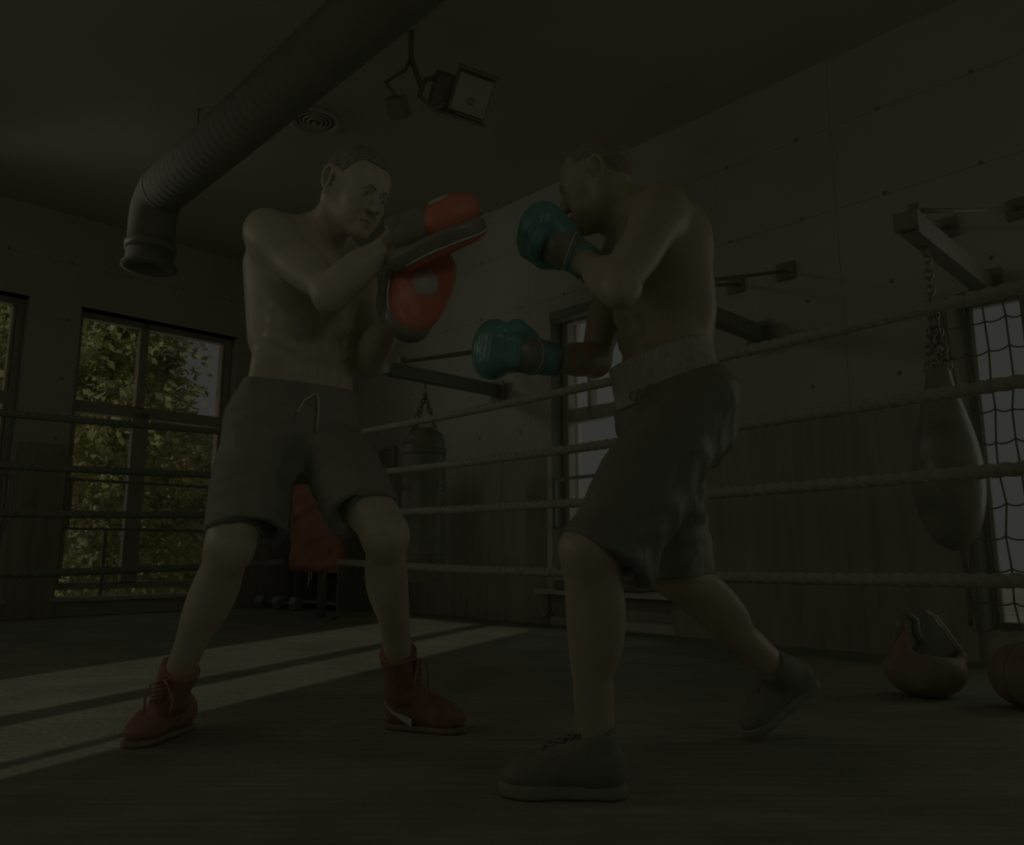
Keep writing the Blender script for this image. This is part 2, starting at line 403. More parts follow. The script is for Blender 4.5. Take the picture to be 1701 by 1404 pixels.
def concrete_lines(m, horiz):
    """shutter joints and tie holes of the fair-faced concrete"""
    nt = m.node_tree; N = nt.nodes; b = N['Principled BSDF']
    src = b.inputs['Base Color'].links[0].from_socket
    ge = N.new('ShaderNodeNewGeometry'); sx = N.new('ShaderNodeSeparateXYZ'); nt.links.new(ge.outputs['Position'], sx.inputs[0])
    dt = N.new('ShaderNodeVectorMath'); dt.operation = 'DOT_PRODUCT'; dt.inputs[1].default_value = tuple(horiz); nt.links.new(ge.outputs['Position'], dt.inputs[0])
    def M(op, a, bb=None):
        n = N.new('ShaderNodeMath'); n.operation = op
        for i, x in enumerate((a, bb)):
            if x is None: continue
            if isinstance(x, (int, float)): n.inputs[i].default_value = x
            else: nt.links.new(x, n.inputs[i])
        return n.outputs[0]
    uu = M('SUBTRACT', dt.outputs['Value'], float(np.dot(horiz, CO)))
    zz = sx.outputs['Z']
    dz = M('PINGPONG', M('SUBTRACT', zz, 2.40), 0.2475)     # tie holes every 0.495 m up the wall
    du = M('PINGPONG', M('SUBTRACT', uu, 4.70), 0.23)
    hole = M('LESS_THAN', M('SQRT', M('ADD', M('MULTIPLY', dz, dz), M('MULTIPLY', du, du))), 0.012)
    j1 = M('LESS_THAN', M('ABSOLUTE', M('SUBTRACT', zz, 2.393)), 0.004)
    j2 = M('LESS_THAN', M('ABSOLUTE', M('SUBTRACT', zz, 2.888)), 0.004)
    jv = M('LESS_THAN', M('PINGPONG', M('SUBTRACT', uu, 5.36), 1.2), 0.004)
    f = M('MAXIMUM', M('MULTIPLY', hole, 0.8), M('MULTIPLY', M('MAXIMUM', M('MAXIMUM', j1, j2), jv), 0.3))
    mx = N.new('ShaderNodeMix'); mx.data_type = 'RGBA'; mx.inputs[7].default_value = (0.2, 0.2, 0.13, 1)
    nt.links.new(src, mx.inputs[6]); nt.links.new(f, mx.inputs[0]); nt.links.new(mx.outputs[2], b.inputs['Base Color'])
M_concL = mat('concrete_wall_windows', (0.52, 0.52, 0.43), 0.85, 0.06, 1.6, 0.10, 30)
concrete_lines(M_conc, WU); concrete_lines(M_concL, -WN)
holed('wall_right', M_conc, 0.0, 9.5, 0.0, 3.31, [W3, W4, W6], lambda m, p, q, z0, z1: m.rbox(p, q, -0.40, -0.05, z0, z1))
holed('wall_left', M_concL, -0.4, 5.75, 0.0, 3.31, [W1, W2], lambda m, p, q, z0, z1: m.rbox(-0.3, 0.0, p, q, z0, z1))
holed('wall_back', M_conc, 0.0, 9.5, 0.0, 3.31, [W5, W7], lambda m, p, q, z0, z1: m.rbox(p, q, 5.45, 5.75, z0, z1))

# brown panelling: boards along both walls up to 1.2 m
k = 0
def panel(u0, u1, v0, v1, z1=1.2):
    global k; k += 1
    m = MB(); m.rbox(u0, u1, v0, v1, 0.0, z1); structure(m.build('trim_%d' % k, M_dado))
panel(0.0, 3.18, -0.05, 0.0); panel(4.22, 5.88, -0.05, 0.0, 1.22); panel(6.20, 6.48, -0.05, 0.0); panel(7.62, 9.5, -0.05, 0.0)
panel(0.0, 0.03, 0.0, 0.92, 1.36); panel(0.0, 0.03, 2.31, 2.67, 1.36); panel(0.0, 0.03, 4.06, 5.45, 1.36)
m = MB(); m.rbox(3.18, 4.22, -0.049, -0.035, 0.07, 0.215); structure(m.build('trim_%d' % (k + 1), M_dado))
m = MB(); m.rbox(3.18, 4.22, -0.049, -0.02, 0.0, 0.055); structure(m.build('baseboard_right', M_casing))

# ------------------------------------------------------------------ windows
def window(name, put, a0, a1, z0, z1, mull, trans, th=0.055, wood=None, lined=True):
    """put(mb, a0, a1, d0, d1, z0, z1): a along the wall, d depth from the inner face outwards"""
    e = thing(name, (0, 0, 0), None, None); e['kind'] = 'structure'
    m = MB(); D0, D1 = 0.13, 0.20
    put(m, a0, a0 + th, D0, D1, z0, z1); put(m, a1 - th, a1, D0, D1, z0, z1)
    put(m, a0 + th, a1 - th, D0, D1, z0, z0 + th); put(m, a0 + th, a1 - th, D0, D1, z1 - th, z1)
    if trans: put(m, a0 + th, a1 - th, D0, D1, trans - 0.05, trans + 0.05)
    for (c, w, lo, hi) in mull: put(m, c - w / 2, c + w / 2, D0, D1, lo, hi)
    m.build('window_frame', M_frame, e)
    if wood:
        m = MB()
        for (c, w, lo, hi) in wood: put(m, c - w / 2, c + w / 2, D0 + 0.012, D1 + 0.03, lo, hi)
        m.build('wooden_edge', M_framewood, e)
    m = MB(); put(m, a0 + 0.02, a1 - 0.02, 0.163, 0.169, z0 + 0.02, z1 - 0.02); m.build('glass_pane', M_glass, e)
    if not lined: return e
    m = MB()
    put(m, a0 - 0.012, a0, 0.001, 0.30, z0, z1 + 0.012); put(m, a1, a1 + 0.012, 0.001, 0.30, z0, z1 + 0.012); put(m, a0, a1, 0.001, 0.30, z1, z1 + 0.012)
    m.build('reveal', M_casing if wood else M_reveal, e)
    return e
putL = lambda m, p, q, d0, d1, z0, z1: m.rbox(-d1, -d0, p, q, z0, z1)
putR = lambda m, p, q, d0, d1, z0, z1: m.rbox(p, q, -d1 - 0.05, -d0 - 0.05, z0, z1)
putB = lambda m, p, q, d0, d1, z0, z1: m.rbox(p, q, 5.45 + d0, 5.45 + d1, z0, z1)
for nm, wv in (('window_1', W1), ('window_2', W2)):
    a0, a1, z0, z1 = wv; c = a0 + (a1 - a0) * 0.58
    e = window(nm, putL, a0, a1, z0 + 0.06, z1, [(c, 0.05, 1.75, z1), (c - 0.015, 0.13, z0 + 0.1, 1.72)], 1.72,
               wood=[(c + 0.03, 0.02, 1.78, z1 - 0.06), (a0 + 0.07, 0.02, z0 + 0.15, z1 - 0.06), (a1 - 0.065, 0.02, z0 + 0.15, 1.6)])
    m = MB(); putL(m, a0 - 0.04, a1 + 0.04, -0.05, 0.125, z0 - 0.025, z0 + 0.005); m.build('window_sill', M_casing, e)
e = window('window_3', putR, *W3, [(3.80, 0.05, 0.3, 2.2), (3.44, 0.03, 1.5, 2.2)], 1.50)
m = MB(); putR(m, W3[0] - 0.06, W3[1] + 0.02, -0.13, 0.125, 0.215, 0.245); m.build('window_sill', M_reveal, e)
window('window_4', putR, *W4, [], None, th=0.03)
window('rim_light_window', putR, *W6, [], None)  # unseen window, added to let the rim light in
window('window_5', putB, *W5, [(5.09, 0.13, 0.3, 2.2)], None, th=0.02, lined=False)
window('window_7', putB, *W7, [], None, th=0.012, lined=False)

# steel guard rails in front of the glass
def guard_rail(label, put, a0, a1, zt, zb, posts):
    o = thing('guard_rail', (0, 0, 0), label, 'railing', 'window guard rails')
    t = 0.011
    for z in (zt, zb):
        m = MB(); put(m, a0, a1, -0.03, -0.03 + 2 * t, z - t, z + t); m.build('rail', M_blackm, o)
    for a in (a0 + t, a1 - t):
        m = MB(); put(m, a - t, a + t, -0.03, -0.03 + 2 * t, zb + t, zt - t); m.build('end_bar', M_blackm, o)
        for z in (zt, zb):
            m = MB(); put(m, a - t, a + t, -0.008, 0.06, z - t, z + t); m.build('wall_bracket', M_blackm, o)
    for a in posts:
        m = MB(); put(m, a - t, a + t, -0.03, -0.03 + 2 * t, 0.15, zb - t); m.build('post', M_blackm, o)
guard_rail('black steel guard rail across the tall window showing yellow trees', putL, 0.96, 2.27, 1.085, 0.69, (1.97,))
guard_rail('black steel guard rail across the window at the very left edge', putL, 2.70, 4.03, 1.085, 0.69, ())
guard_rail('black steel guard rail across the white window behind the shaven-headed boxer', putR, 3.22, 4.18, 1.02, 0.675, ())
m = MB(); m.bbox(W(3.75, 0.0, 2.215), (0.50, 0.045, 0.035), [WU, -WN, (0, 0, 1)], 0.01)
tag(m.build('blind_box', M_steel), 'dark roller blind box across the top of the white window', 'blind')

# climbing net over the narrow bright window
m = MB(); rnd = random.Random(5)
us = [5.86, 5.89, 5.97, 6.05, 6.13, 6.21]; zs = [0.16, 0.28] + [0.42 + 0.145 * i for i in range(10)]
pt = {}
for i, u in enumerate(us):
    for j, z in enumerate(zs): pt[i, j] = (u + rnd.uniform(-.012, .012), z + rnd.uniform(-.01, .01))
def net_line(a, b, r, sag):
    P = [W(lerp(a, b, t)[0], 0.035, lerp(a, b, t)[1] - sag * 4 * t * (1 - t)) for t in np.linspace(0, 1, 5)]
    m.tube(P, r, 5)
for i in range(len(us)):
    for j in range(len(zs) - 1): net_line(pt[i, j], pt[i, j + 1], 0.0045 if i > 0 else 0.009, 0)
for j in range(len(zs)):
    for i in range(len(us) - 1): net_line(pt[i, j], pt[i + 1, j], 0.004, 0.012)
tag(m.build('net', M_roped, smooth=True), 'dark rope net stretched over the narrow bright window', 'net')

# ------------------------------------------------------------------ trees outside the left windows
def tree(name, base, h, r, label, material, seed, group='trees outside the windows', n=5200):
    rnd = np.random.RandomState(seed); b = np.asarray(base, float)
    o = thing(name, b, label, 'tree', group)
    m = MB(); P = [b + A(0.05 * math.sin(i), 0.05 * math.cos(2 * i), h * 0.9 * i / 7) for i in range(8)]
    m.tube(P, np.linspace(0.16, 0.04, 8), 8)
    for i in range(16):
        t = 0.15 + 0.8 * rnd.rand(); an = rnd.rand() * 2 * PI; L = r * (1.05 - 0.7 * t)
        s = b + A(0, 0, h * 0.9 * t); mid = s + A(math.cos(an) * L * .5, math.sin(an) * L * .5, 0.1); e = s + A(math.cos(an) * L, math.sin(an) * L, -0.25)
        m.tube([s, mid, e], [0.035, 0.025, 0.01], 5)
    m.build('trunk', M_bark, o, smooth=True)
    # drooping sprays of leaves
    V = []; F = []
    nc = n // 40
    for c in range(nc):
        t = rnd.rand() ** 0.8; an = rnd.rand() * 2 * PI; rad = r * (1.08 - 0.78 * t) * (0.35 + 0.65 * rnd.rand() ** 0.5)
        cc = b + A(math.cos(an) * rad, math.sin(an) * rad, 0.2 + h * 0.98 * t)
        out = A(math.cos(an), math.sin(an), -0.45)
        for q in range(40):
            p = cc + out * rnd.uniform(-.35, .4) + rnd.normal(0, 1, 3) * A(.13, .13, .06)
            d = unit(out + rnd.normal(0, .7, 3)); s = unit(np.cross(d, rnd.normal(0, 1, 3))); L = rnd.uniform(.08, .16)
            nrm = np.cross(d, s) * L * 0.12
            k0 = len(V); V += [p, p + d * L * .5 + s * L * .3 + nrm, p + d * L, p + d * L * .5 - s * L * .3 + nrm]
            F.append((k0, k0 + 1, k0 + 2, k0 + 3))
    V = np.array(V)
    f = link('foliage', V, np.array(F), material, o); f['kind'] = 'stuff'
tree('tree', W(-3.0, 1.15, -0.85), 6.0, 1.05, 'yellow-leaved tree filling the left half of the tall window', M_tree, 3, n=15000)
tree('tree', W(-4.9, -1.25, -0.85), 3.15, 1.15, 'low yellow-green tree at the lower right of the tall window', M_tree, 4, n=11000)
tree('conifer_tree', W(-7.6, -0.45, -0.85), 5.5, 1.30, 'darker green tree rising against the sky in the tall window', M_treeg, 9, n=16000)
tree('tree', W(-6.3, 1.75, -0.85), 6.6, 1.3, 'yellow-green tree seen through the window at the very left edge', M_tree, 12, n=15000)

# ------------------------------------------------------------------ ring: ropes, corner post and pad
RC = A(-1.462, 5.977, 0); RD = A(0.656, -0.755, 0); LD = A(-0.717, -0.697, 0)
def rope(d, L, z, sag, label, group, material, start=0.30):
    """three strand laid rope"""
    step = 0.012; n = int((L - start) / step); seg = 21; side = A(-d[1], d[0], 0)
    t = start + step * np.arange(n); s = t / 6.0
    P = RC[None, :] + d[None, :] * t[:, None]; P[:, 2] = z - sag * 4 * s * (1 - s)
    ph = 2 * PI * np.arange(seg) / seg; V = np.zeros((n, seg, 3))
    tw = 2 * PI * t / 0.155
    r = 0.0185 + 0.0065 * np.abs(np.cos(1.5 * ph))
    for k in range(seg):
        a = ph[k] + tw
        V[:, k] = P + r[k] * (np.cos(a)[:, None] * side[None, :] + np.sin(a)[:, None] * A(0, 0, 1)[None, :])
    i, kk = np.meshgrid(np.arange(n - 1), np.arange(seg), indexing='ij'); l = (kk + 1) % seg
    F = np.stack([i * seg + kk, i * seg + l, (i + 1) * seg + l, (i + 1) * seg + kk], -1).reshape(-1, 4)
    o = link('ring_rope', V.reshape(-1, 3), F, material, None, P[0], True)
    return tag(o, label, 'rope', group)
ZR = (1.375, 1.067, 0.790, 0.441)
WORD = ('topmost', 'second from the top', 'third from the top', 'lowest')
for i, z in enumerate(ZR):
    rope(RD, 5.6, z, 0.045, 'thick twisted white ring rope behind the shaven-headed boxer, %s of four' % WORD[i], 'right side ring ropes', M_rope)
for i, z in enumerate(ZR):
    rope(LD, 4.3, z, 0.075, 'dark twisted ring rope crossing the tree-filled windows, %s of four' % WORD[i], 'window side ring ropes', M_roped)
bis = unit(RD + LD); bs = A(-bis[1], bis[0], 0)
o = thing('ring_post', RC - bis * 0.10, 'dark steel ring corner post standing behind the red pad', 'ring post')
m = MB(); m.tube([RC - bis * 0.10 + A(0, 0, z) for z in (0.012, 0.6, 1.5)], 0.035, 16); m.build('post', M_blackm, o, smooth=True)
m = MB(); m.bbox(RC - bis * 0.10 + A(0, 0, 0.006), (0.11, 0.11, 0.006), [bs, -bis, (0, 0, 1)], 0.003); m.build('base_plate', M_blackm, o)
for z in ZR:
    m = MB(); m.tube([RC - bis * 0.075 + A(0, 0, z), RC - bis * 0.03 + A(0, 0, z), RC - bis * 0.012 + A(0, 0, z)], 0.014, 10); m.build('turnbuckle', M_chain, o, smooth=True)
pc = RC + bis * 0.06 + A(0, 0, 0.945)
def pad_wave(X, Y, Z):
    return 0.004 * np.sin(22 * Z + 9 * (X * bs[0] + Y * bs[1])) + 0.003 * np.sin(47 * Z - 30 * (X * bs[0] + Y * bs[1]))
S = SDF(pc - A(.27, .15, .62), pc + A(.27, .15, .62), 0.011)
def padf(X, Y, Z):
    x, y, z = X - pc[0], Y - pc[1], Z - pc[2]
    a = np.abs(x * bs[0] + y * bs[1]) - 0.155; b = np.abs(x * bis[0] + y * bis[1]) - 0.02; c = np.abs(z) - 0.535
    return np.sqrt(np.maximum(a, 0) ** 2 + np.maximum(b, 0) ** 2 + np.maximum(c, 0) ** 2) + np.minimum(np.maximum(np.maximum(a, b), c), 0) - 0.045 + pad_wave(X, Y, Z)
S.add((padf, pc - .65, pc + .65))
o = thing('corner_pad', pc - A(0, 0, 0.58), 'red padded turnbuckle cover in the ring corner behind the mitt holder', 'corner pad')
sdf_obj(S, 'cushion', M_padred, o)
for s_, L in ((-0.06, 0.13), (-0.04, 0.08), (0.06, 0.06)):
    m = MB(); p = pc + bs * s_ + A(0, 0, -0.57); m.tube([p, p + A(0.004, 0, -L * .5), p + A(-0.004, 0, -L)], 0.005, 6)
    m.build('tie_strap', M_wht, o, smooth=True)

# ------------------------------------------------------------------ wall brackets and heavy bags
def chain(m, p, q, link_len=0.045, r=0.0045):
    p, q = np.asarray(p, float), np.asarray(q, float); L = np.linalg.norm(q - p); d = (q - p) / L; n = max(2, int(L / (link_len * 0.72)))
    s0 = unit(np.cross(d, A(0.3, 0.9, 0.2))); s1 = np.cross(d, s0)
    for i in range(n):
        c = lerp(p, q, (i + .5) / n); s = s0 if i % 2 else s1; P = []
        for k in range(10):
            a = 2 * PI * k / 10; P.append(c + d * math.cos(a) * link_len * .5 + s * math.sin(a) * link_len * .3)
        m.tube(P, r, 5, closed=True)
def bracket(u, label):
    o = thing('bag_bracket', W(u, 0, 1.66), label, 'wall bracket', 'heavy bag wall brackets'); ax = [WU, -WN, (0, 0, 1)]
    m = MB(); m.bbox(W(u, 0.52, 1.755), (0.035, 0.51, 0.045), ax, 0.004); m.build('beam', M_steel, o)
    m = MB(); m.bbox(W(u, 0.01, 1.745), (0.075, 0.0095, 0.085), ax, 0.003); m.build('wall_plate', M_steel, o)
    m = MB(); m.bbox(W(u, 1.05, 1.755), (0.045, 0.018, 0.035), ax, 0.003); m.build('end_cap', M_steel, o)
    m = MB(); m.bbox(W(u, 0.93, 1.825), (0.02, 0.03, 0.035), ax, 0.003); m.build('rod_lug', M_steel, o)
    for s in (-1, 1):
        m = MB(); m.bbox(W(u + s * 0.16, -0.038, 2.11), (0.055, 0.0115, 0.05), ax, 0.003); m.build('anchor_plate', M_steel, o)
        m = MB(); m.tube([W(u + s * 0.02, 0.93, 1.83), W(u + s * 0.08, 0.47, 1.96), W(u + s * 0.155, -0.03, 2.11)], 0.010, 8); m.build('tie_rod', M_steel, o, smooth=True)
bracket(2.66, 'dark steel bag bracket on the wall above the tall punchbag')
bracket(4.89, 'dark steel bag bracket behind the shaven-headed boxer, with no bag')
bracket(6.06, 'dark steel bag bracket beside the netted window at the right edge')

def heavy_bag(u, v, ztop, zbot, r, round_bottom, label, lettered):
    o = thing('heavy_bag', W(u, v, zbot), label, 'punching bag', 'hanging punchbags'); c = W(u, v, 0)
    if round_bottom:
        pr = [(0.0, ztop), (r * .25, ztop), (r * .34, ztop - .02)]
        for i in range(1, 22):
            t = i / 21; z = ztop - .02 - (ztop - .02 - zbot) * t
            pr.append((r * (0.34 + 0.66 * math.sin(PI * .5 * min(1, t / .62)) ** 1.3 if t < .62 else max(0.0, math.sqrt(max(0, 1 - ((t - .62) / .38) ** 2)))), z))
    else:
        pr = [(0.0, ztop + .015), (r * .5, ztop + .012), (r * .84, ztop - .03), (r * .97, ztop - .10)] + [(r * (1 + .012 * math.sin(9 * i)), lerp(ztop - .14, zbot + .05, i / 14)) for i in range(15)] + [(r * .95, zbot + .02), (r * .8, zbot), (0.0, zbot)]
        pr = [(float(a), float(b)) for a, b in pr]
    m = MB(); m.lathe(c, pr, seg=36); body = m.build('bag_body', M_bag, o, smooth=True)
    if not round_bottom:
        for z in (ztop - .16, zbot + .16):
            m = MB(); m.lathe(c, [(r * 1.015, z - .025), (r * 1.03, z), (r * 1.015, z + .025)], seg=36); m.build('band', M_blackm, o, smooth=True)
    zj = min(1.66, ztop + 0.26)
    m = MB(); chain(m, W(u, v, 1.708), W(u, v, zj)); m.build('hanging_chain', M_chain, o, smooth=True)
    m = MB(); P = [c + A(0.016 * math.cos(a), 0, zj + 0.016 * math.sin(a)) for a in np.linspace(0, 2 * PI, 13)[:-1]]; m.tube(P, 0.005, 6, closed=True); m.build('ring', M_chain, o, smooth=True)
    for i in range(4):
        a = PI / 4 + i * PI / 2; rr = r * (.3 if round_bottom else .78)
        m = MB(); chain(m, c + A(0, 0, zj), c + A(rr * math.cos(a), rr * math.sin(a), ztop - .02)); m.build('chain', M_chain, o, smooth=True)
    if lettered:
        cu = bpy.data.curves.new('lettering', 'FONT'); cu.body = 'FAST-KICK'; cu.size = 0.062; cu.extrude = 0.0; cu.align_x = 'CENTER'; cu.align_y = 'CENTER'; cu.space_character = 1.15
        to = bpy.data.objects.new('tmp', cu); COL.objects.link(to)
        dg = bpy.context.evaluated_depsgraph_get(); me = to.evaluated_get(dg).to_mesh()
        V = np.array([v.co[:] for v in me.vertices]); F = [tuple(p.vertices) for p in me.polygons]
        to.to_mesh_clear(); bpy.data.objects.remove(to); bpy.data.curves.remove(cu)
        toc = unit(A(0, 0, 0) - c * A(1, 1, 0)); a0 = math.atan2(toc[1], toc[0]) + 0.78
        # text runs down the bag, letters bent round its cylinder
        an = a0 + V[:, 1] * 0.8 / r; z = 0.83 - V[:, 0] * 0.97
        VV = np.stack([c[0] + (r * 1.022) * np.cos(an), c[1] + (r * 1.022) * np.sin(an), z], 1)
        link('lettering', VV, F, M_wht, body)
    return o
heavy_bag(2.66, 0.72, 1.36, 0.30, 0.155, False, 'tall black cylindrical punchbag with white lettering down its side', True)
heavy_bag(6.06, 0.84, 1.22, 0.50, 0.125, True, 'black teardrop punchbag hanging beside the netted window', False)

# ------------------------------------------------------------------ ceiling: lamp, vent, duct
lc = A(-0.215, 3.79, 2.905)
o = thing('ceiling_spotlight', lc + A(-0.1, 0, 0.40), 'square floodlight with a dark housing hanging from the ceiling', 'spotlight')
fx = unit(A(0.20, -0.62, -0.55)); ax = frame(fx, (0.12, 0, 1)); ax = np.array([ax[1], ax[0], ax[2]])  # side, forward, up
m = MB(); m.bbox(lc - fx * 0.012, (0.105, 0.02, 0.108), ax, 0.008); m.build('housing', M_blackm, o)
m = MB(); m.bbox(lc + fx * 0.012, (0.094, 0.006, 0.096), ax, 0.003); m.build('reflector_glass', M_lamp, o)
m = MB(); m.lathe(lc + fx * 0.02 - ax[2] * 0.03, [(0.0, 0.012), (0.014, 0.009), (0.02, 0.0)], [ax[0], ax[2], fx], 16); m.build('bulb', M_bulb, o, smooth=True)
m = MB(); m.bbox(lc - ax[2] * 0.122 + fx * 0.03, (0.108, 0.055, 0.006), ax, 0.003); m.build('barn_door', M_blackm, o)
m = MB(); m.bbox(lc + ax[2] * 0.122 + fx * 0.02, (0.108, 0.045, 0.006), ax, 0.003); m.build('barn_door', M_blackm, o)
bk = A(-0.40, 3.86, 2.95)
m = MB(); m.lathe(lc - fx * 0.03, [(0.095, 0), (0.085, 0.06), (0.06, 0.16), (0.0, 0.18)], [ax[0], ax[2], -fx], 20); m.build('lamp_body', M_steel, o, smooth=True)
m = MB()
P = [lc + A(-.13, .02, -.03), A(-.42, 3.83, 2.85), A(-.50, 3.83, 2.93), A(-.47, 3.83, 3.02), A(-.36, 3.84, 3.06), lc + A(-.12, .05, .09)]
m.tube(P, 0.014, 8); m.build('yoke', M_blackm, o, smooth=True)
m = MB(); m.tube([A(-.55, 3.83, 3.31), A(-.55, 3.83, 3.15), A(-.49, 3.83, 2.98)], 0.016, 10); m.build('drop_rod', M_blackm, o, smooth=True)
m = MB(); m.bbox(A(-.36, 3.86, 2.96), (0.075, 0.07, 0.10), ax, 0.02); m.build('transformer_box', M_blackm, o)
o = thing('ceiling_spotlight', A(-0.63, 3.83, 2.98), 'small dark spotlight tilted away beside the square floodlight', 'spotlight')
ax2 = frame(unit(A(-.5, -.5, -.7)), (.3, 0, 1))
m = MB(); m.bbox(A(-.61, 3.80, 2.84), (0.035, 0.055, 0.055), ax2, 0.008); m.build('housing', M_blackm, o)
m = MB(); m.tube([A(-.60, 3.81, 2.88), A(-.68, 3.82, 3.00), A(-.58, 3.83, 3.08), A(-.55, 3.83, 3.145)], 0.010, 8); m.build('arm', M_blackm, o, smooth=True)

vc = A(-1.30, 4.71, 3.31)
o = thing('ceiling_vent', vc, 'round ringed air vent in the ceiling above the mitt holder', 'vent'); D = np.array([(1, 0, 0), (0, -1, 0), (0, 0, -1)], float)
m = MB(); m.lathe(vc, [(0.165, 0.001), (0.17, 0.012), (0.155, 0.022), (0.135, 0.016), (0.125, 0.001)], D, 40); m.build('rim', M_conc, o, smooth=True)
for i, r in enumerate((0.10, 0.072, 0.045)):
    m = MB(); m.lathe(vc, [(r + .012, 0.002), (r + .004, 0.014 + .006 * i), (r - .006, 0.010 + .006 * i), (r - .008, 0.002)], D, 32); m.build('ring', M_ceil, o, smooth=True)
m = MB(); m.lathe(vc, [(0.0, 0.034), (0.014, 0.030), (0.02, 0.003)], D, 20); m.build('hub', M_ceil, o, smooth=True)
m = MB(); m.lathe(vc, [(0.12, 0.0005), (0.12, 0.0015), (0.0, 0.0015)], D, 32); m.build('back_plate', M_steel, o)

M_duct = mat('duct_metal', (0.06, 0.06, 0.045), 0.85, 0.06, 6)
d0 = A(-2.36, 4.93, 2.93); dd = unit(A(0.700, -0.714, 0))
o = thing('ventilation_duct', d0, 'dark round spiral ventilation duct running under the ceiling', 'duct')
m = MB(); n = 360; P = [d0 + dd * (4.4 * i / n) for i in range(n + 1)]
m.tube(P, [0.150 + (0.005 if (i % 6) == 0 else 0.0) for i in range(n + 1)], 28); m.build('pipe', M_duct, o, smooth=True)
m = MB(); P = [d0 + dd * 0.02] + [d0 + A(0, 0, -0.18) + (-dd * math.sin(a) * 0.18 + A(0, 0, 1) * math.cos(a) * 0.18) for a in np.linspace(0.05, PI / 2, 8)] + [d0 - dd * 0.18 + A(0, 0, -0.36)]
m.tube(P, 0.152, 28); m.build('elbow', M_duct, o, smooth=True)
m = MB(); e0 = d0 - dd * 0.18 + A(0, 0, -0.36); m.tube([e0 + A(0, 0, .02), e0 - A(0, 0, .03)], 0.165, 28); m.build('collar', M_blackm, o, smooth=True)
m = MB(); m.lathe(e0, [(0.152, 0.02), (0.155, 0.10), (0.175, 0.13), (0.18, 0.15), (0.12, 0.155), (0.11, 0.12), (0.0, 0.10)], D, 32); m.build('nozzle', M_duct, o, smooth=True)
for t in (0.5, 2.4):
    p = d0 + dd * t; m = MB(); m.tube([p + A(0, 0, 0.15), p + A(0, 0, 0.38)], 0.006, 6); m.build('hanger_rod', M_blackm, o, smooth=True)

# ------------------------------------------------------------------ small things along the walls and on the floor
o = thing('picture_frame', W(1.15, 0.0, 1.24), 'small brown framed picture on the wall left of the tall punchbag', 'picture'); ax = [WU, -WN, (0, 0, 1)]
m = MB()
for (du, dz, hu, hz) in ((-.105, 0, .015, .11), (.105, 0, .015, .11), (0, .095, .09, .015), (0, -.095, .09, .015)): m.bbox(W(1.15 + du, -.035, 1.35 + dz), (hu, .0148, hz), ax, .004)
m.build('frame', M_dado, o)
m = MB(); m.rbox(1.06, 1.24, -.045, -.035, 1.265, 1.435); m.build('print', mat('sepia_print', (0.26, 0.19, 0.11), 0.5, 0.3, 14), o)

o = thing('storage_shelf', W(0.72, 0.22, 0), 'dark low wooden shelf unit in the room corner', 'shelf')
for u in (0.36, 1.08): m = MB(); m.rbox(u - .012, u + .012, 0.012, 0.40, 0, 0.66); m.build('side_panel', M_blackm, o)
for z in (0.06, 0.34, 0.648): m = MB(); m.rbox(0.372, 1.068, 0.012, 0.40, z - .012, z + .012); m.build('shelf', M_dado, o)
def dumbbell(u, v, rot, label):
    c = W(u, v, 0.062); d = unit(WU * math.cos(rot) + WN * math.sin(rot)); o = thing('dumbbell', c - A(0, 0, .062), label, 'dumbbell', 'teal dumbbells'); s = A(-d[1], d[0], 0)
    m = MB(); m.tube([c - d * .09, c + d * .09], 0.016, 12); m.build('handle', M_blackm, o, smooth=True)
    for k in (-1, 1):
        m = MB(); m.lathe(c + d * k * .11, [(0.0, -.045), (.05, -.045), (.061, -.03), (.061, .03), (.05, .045), (0.0, .045)], [s, A(0, 0, 1), d], 6); m.build('weight_head', M_teald, o)
dumbbell(0.62, 0.62, 0.2, 'teal dumbbell on the floor near the red corner pad, nearer the punchbag')
dumbbell(0.30, 0.60, 0.5, 'teal dumbbell on the floor near the red corner pad, farther into the corner')

o = thing('tool_box', W(3.33, -0.02, 0.245), 'small yellow box on the white window sill', 'box')
m = MB(); m.bbox(W(3.36, -.02, .275), (.085, .06, .03), ax, .008); m.build('body', M_blackm, o)
m = MB(); m.bbox(W(3.36, -.02, .314), (.087, .062, .009), ax, .004); m.build('lid', M_yel, o)
m = MB(); m.bbox(W(3.275, -.02, .295), (.006, .05, .03), ax, .003); m.build('side_panel', M_yel, o)
o = thing('gym_bag', W(3.98, -0.02, 0.245), 'black holdall lying on the white window sill', 'bag')
S = SDF(W(3.98, -.02, .31) - .25, W(3.98, -.02, .31) + .25, 0.01)
S.add(cap(W(3.86, -.02, .298), W(4.10, -.02, .293), .052, .046, disp=lambda X, Y, Z: .004 * np.sin(60 * X + 40 * Y))); sdf_obj(S, 'bag_body', M_bag, o)
m = MB(); m.tube([W(3.9, .02, .33), W(3.94, .035, .372), W(4.02, .035, .372), W(4.06, .02, .325)], .007, 8); m.build('handle', M_blackm, o, smooth=True)
o = thing('door_stop', W(3.185, 0.02, 0.0), 'small white knob at the end of the brown panel', 'knob')
m = MB(); m.lathe(W(3.17, 0.0, 0.065), [(0.007, 0.0), (0.007, .018), (.016, .022), (.018, .032), (.01, .04), (0, .041)], [WU, A(0, 0, 1), -WN], 16); m.build('knob', M_casing, o, smooth=True)

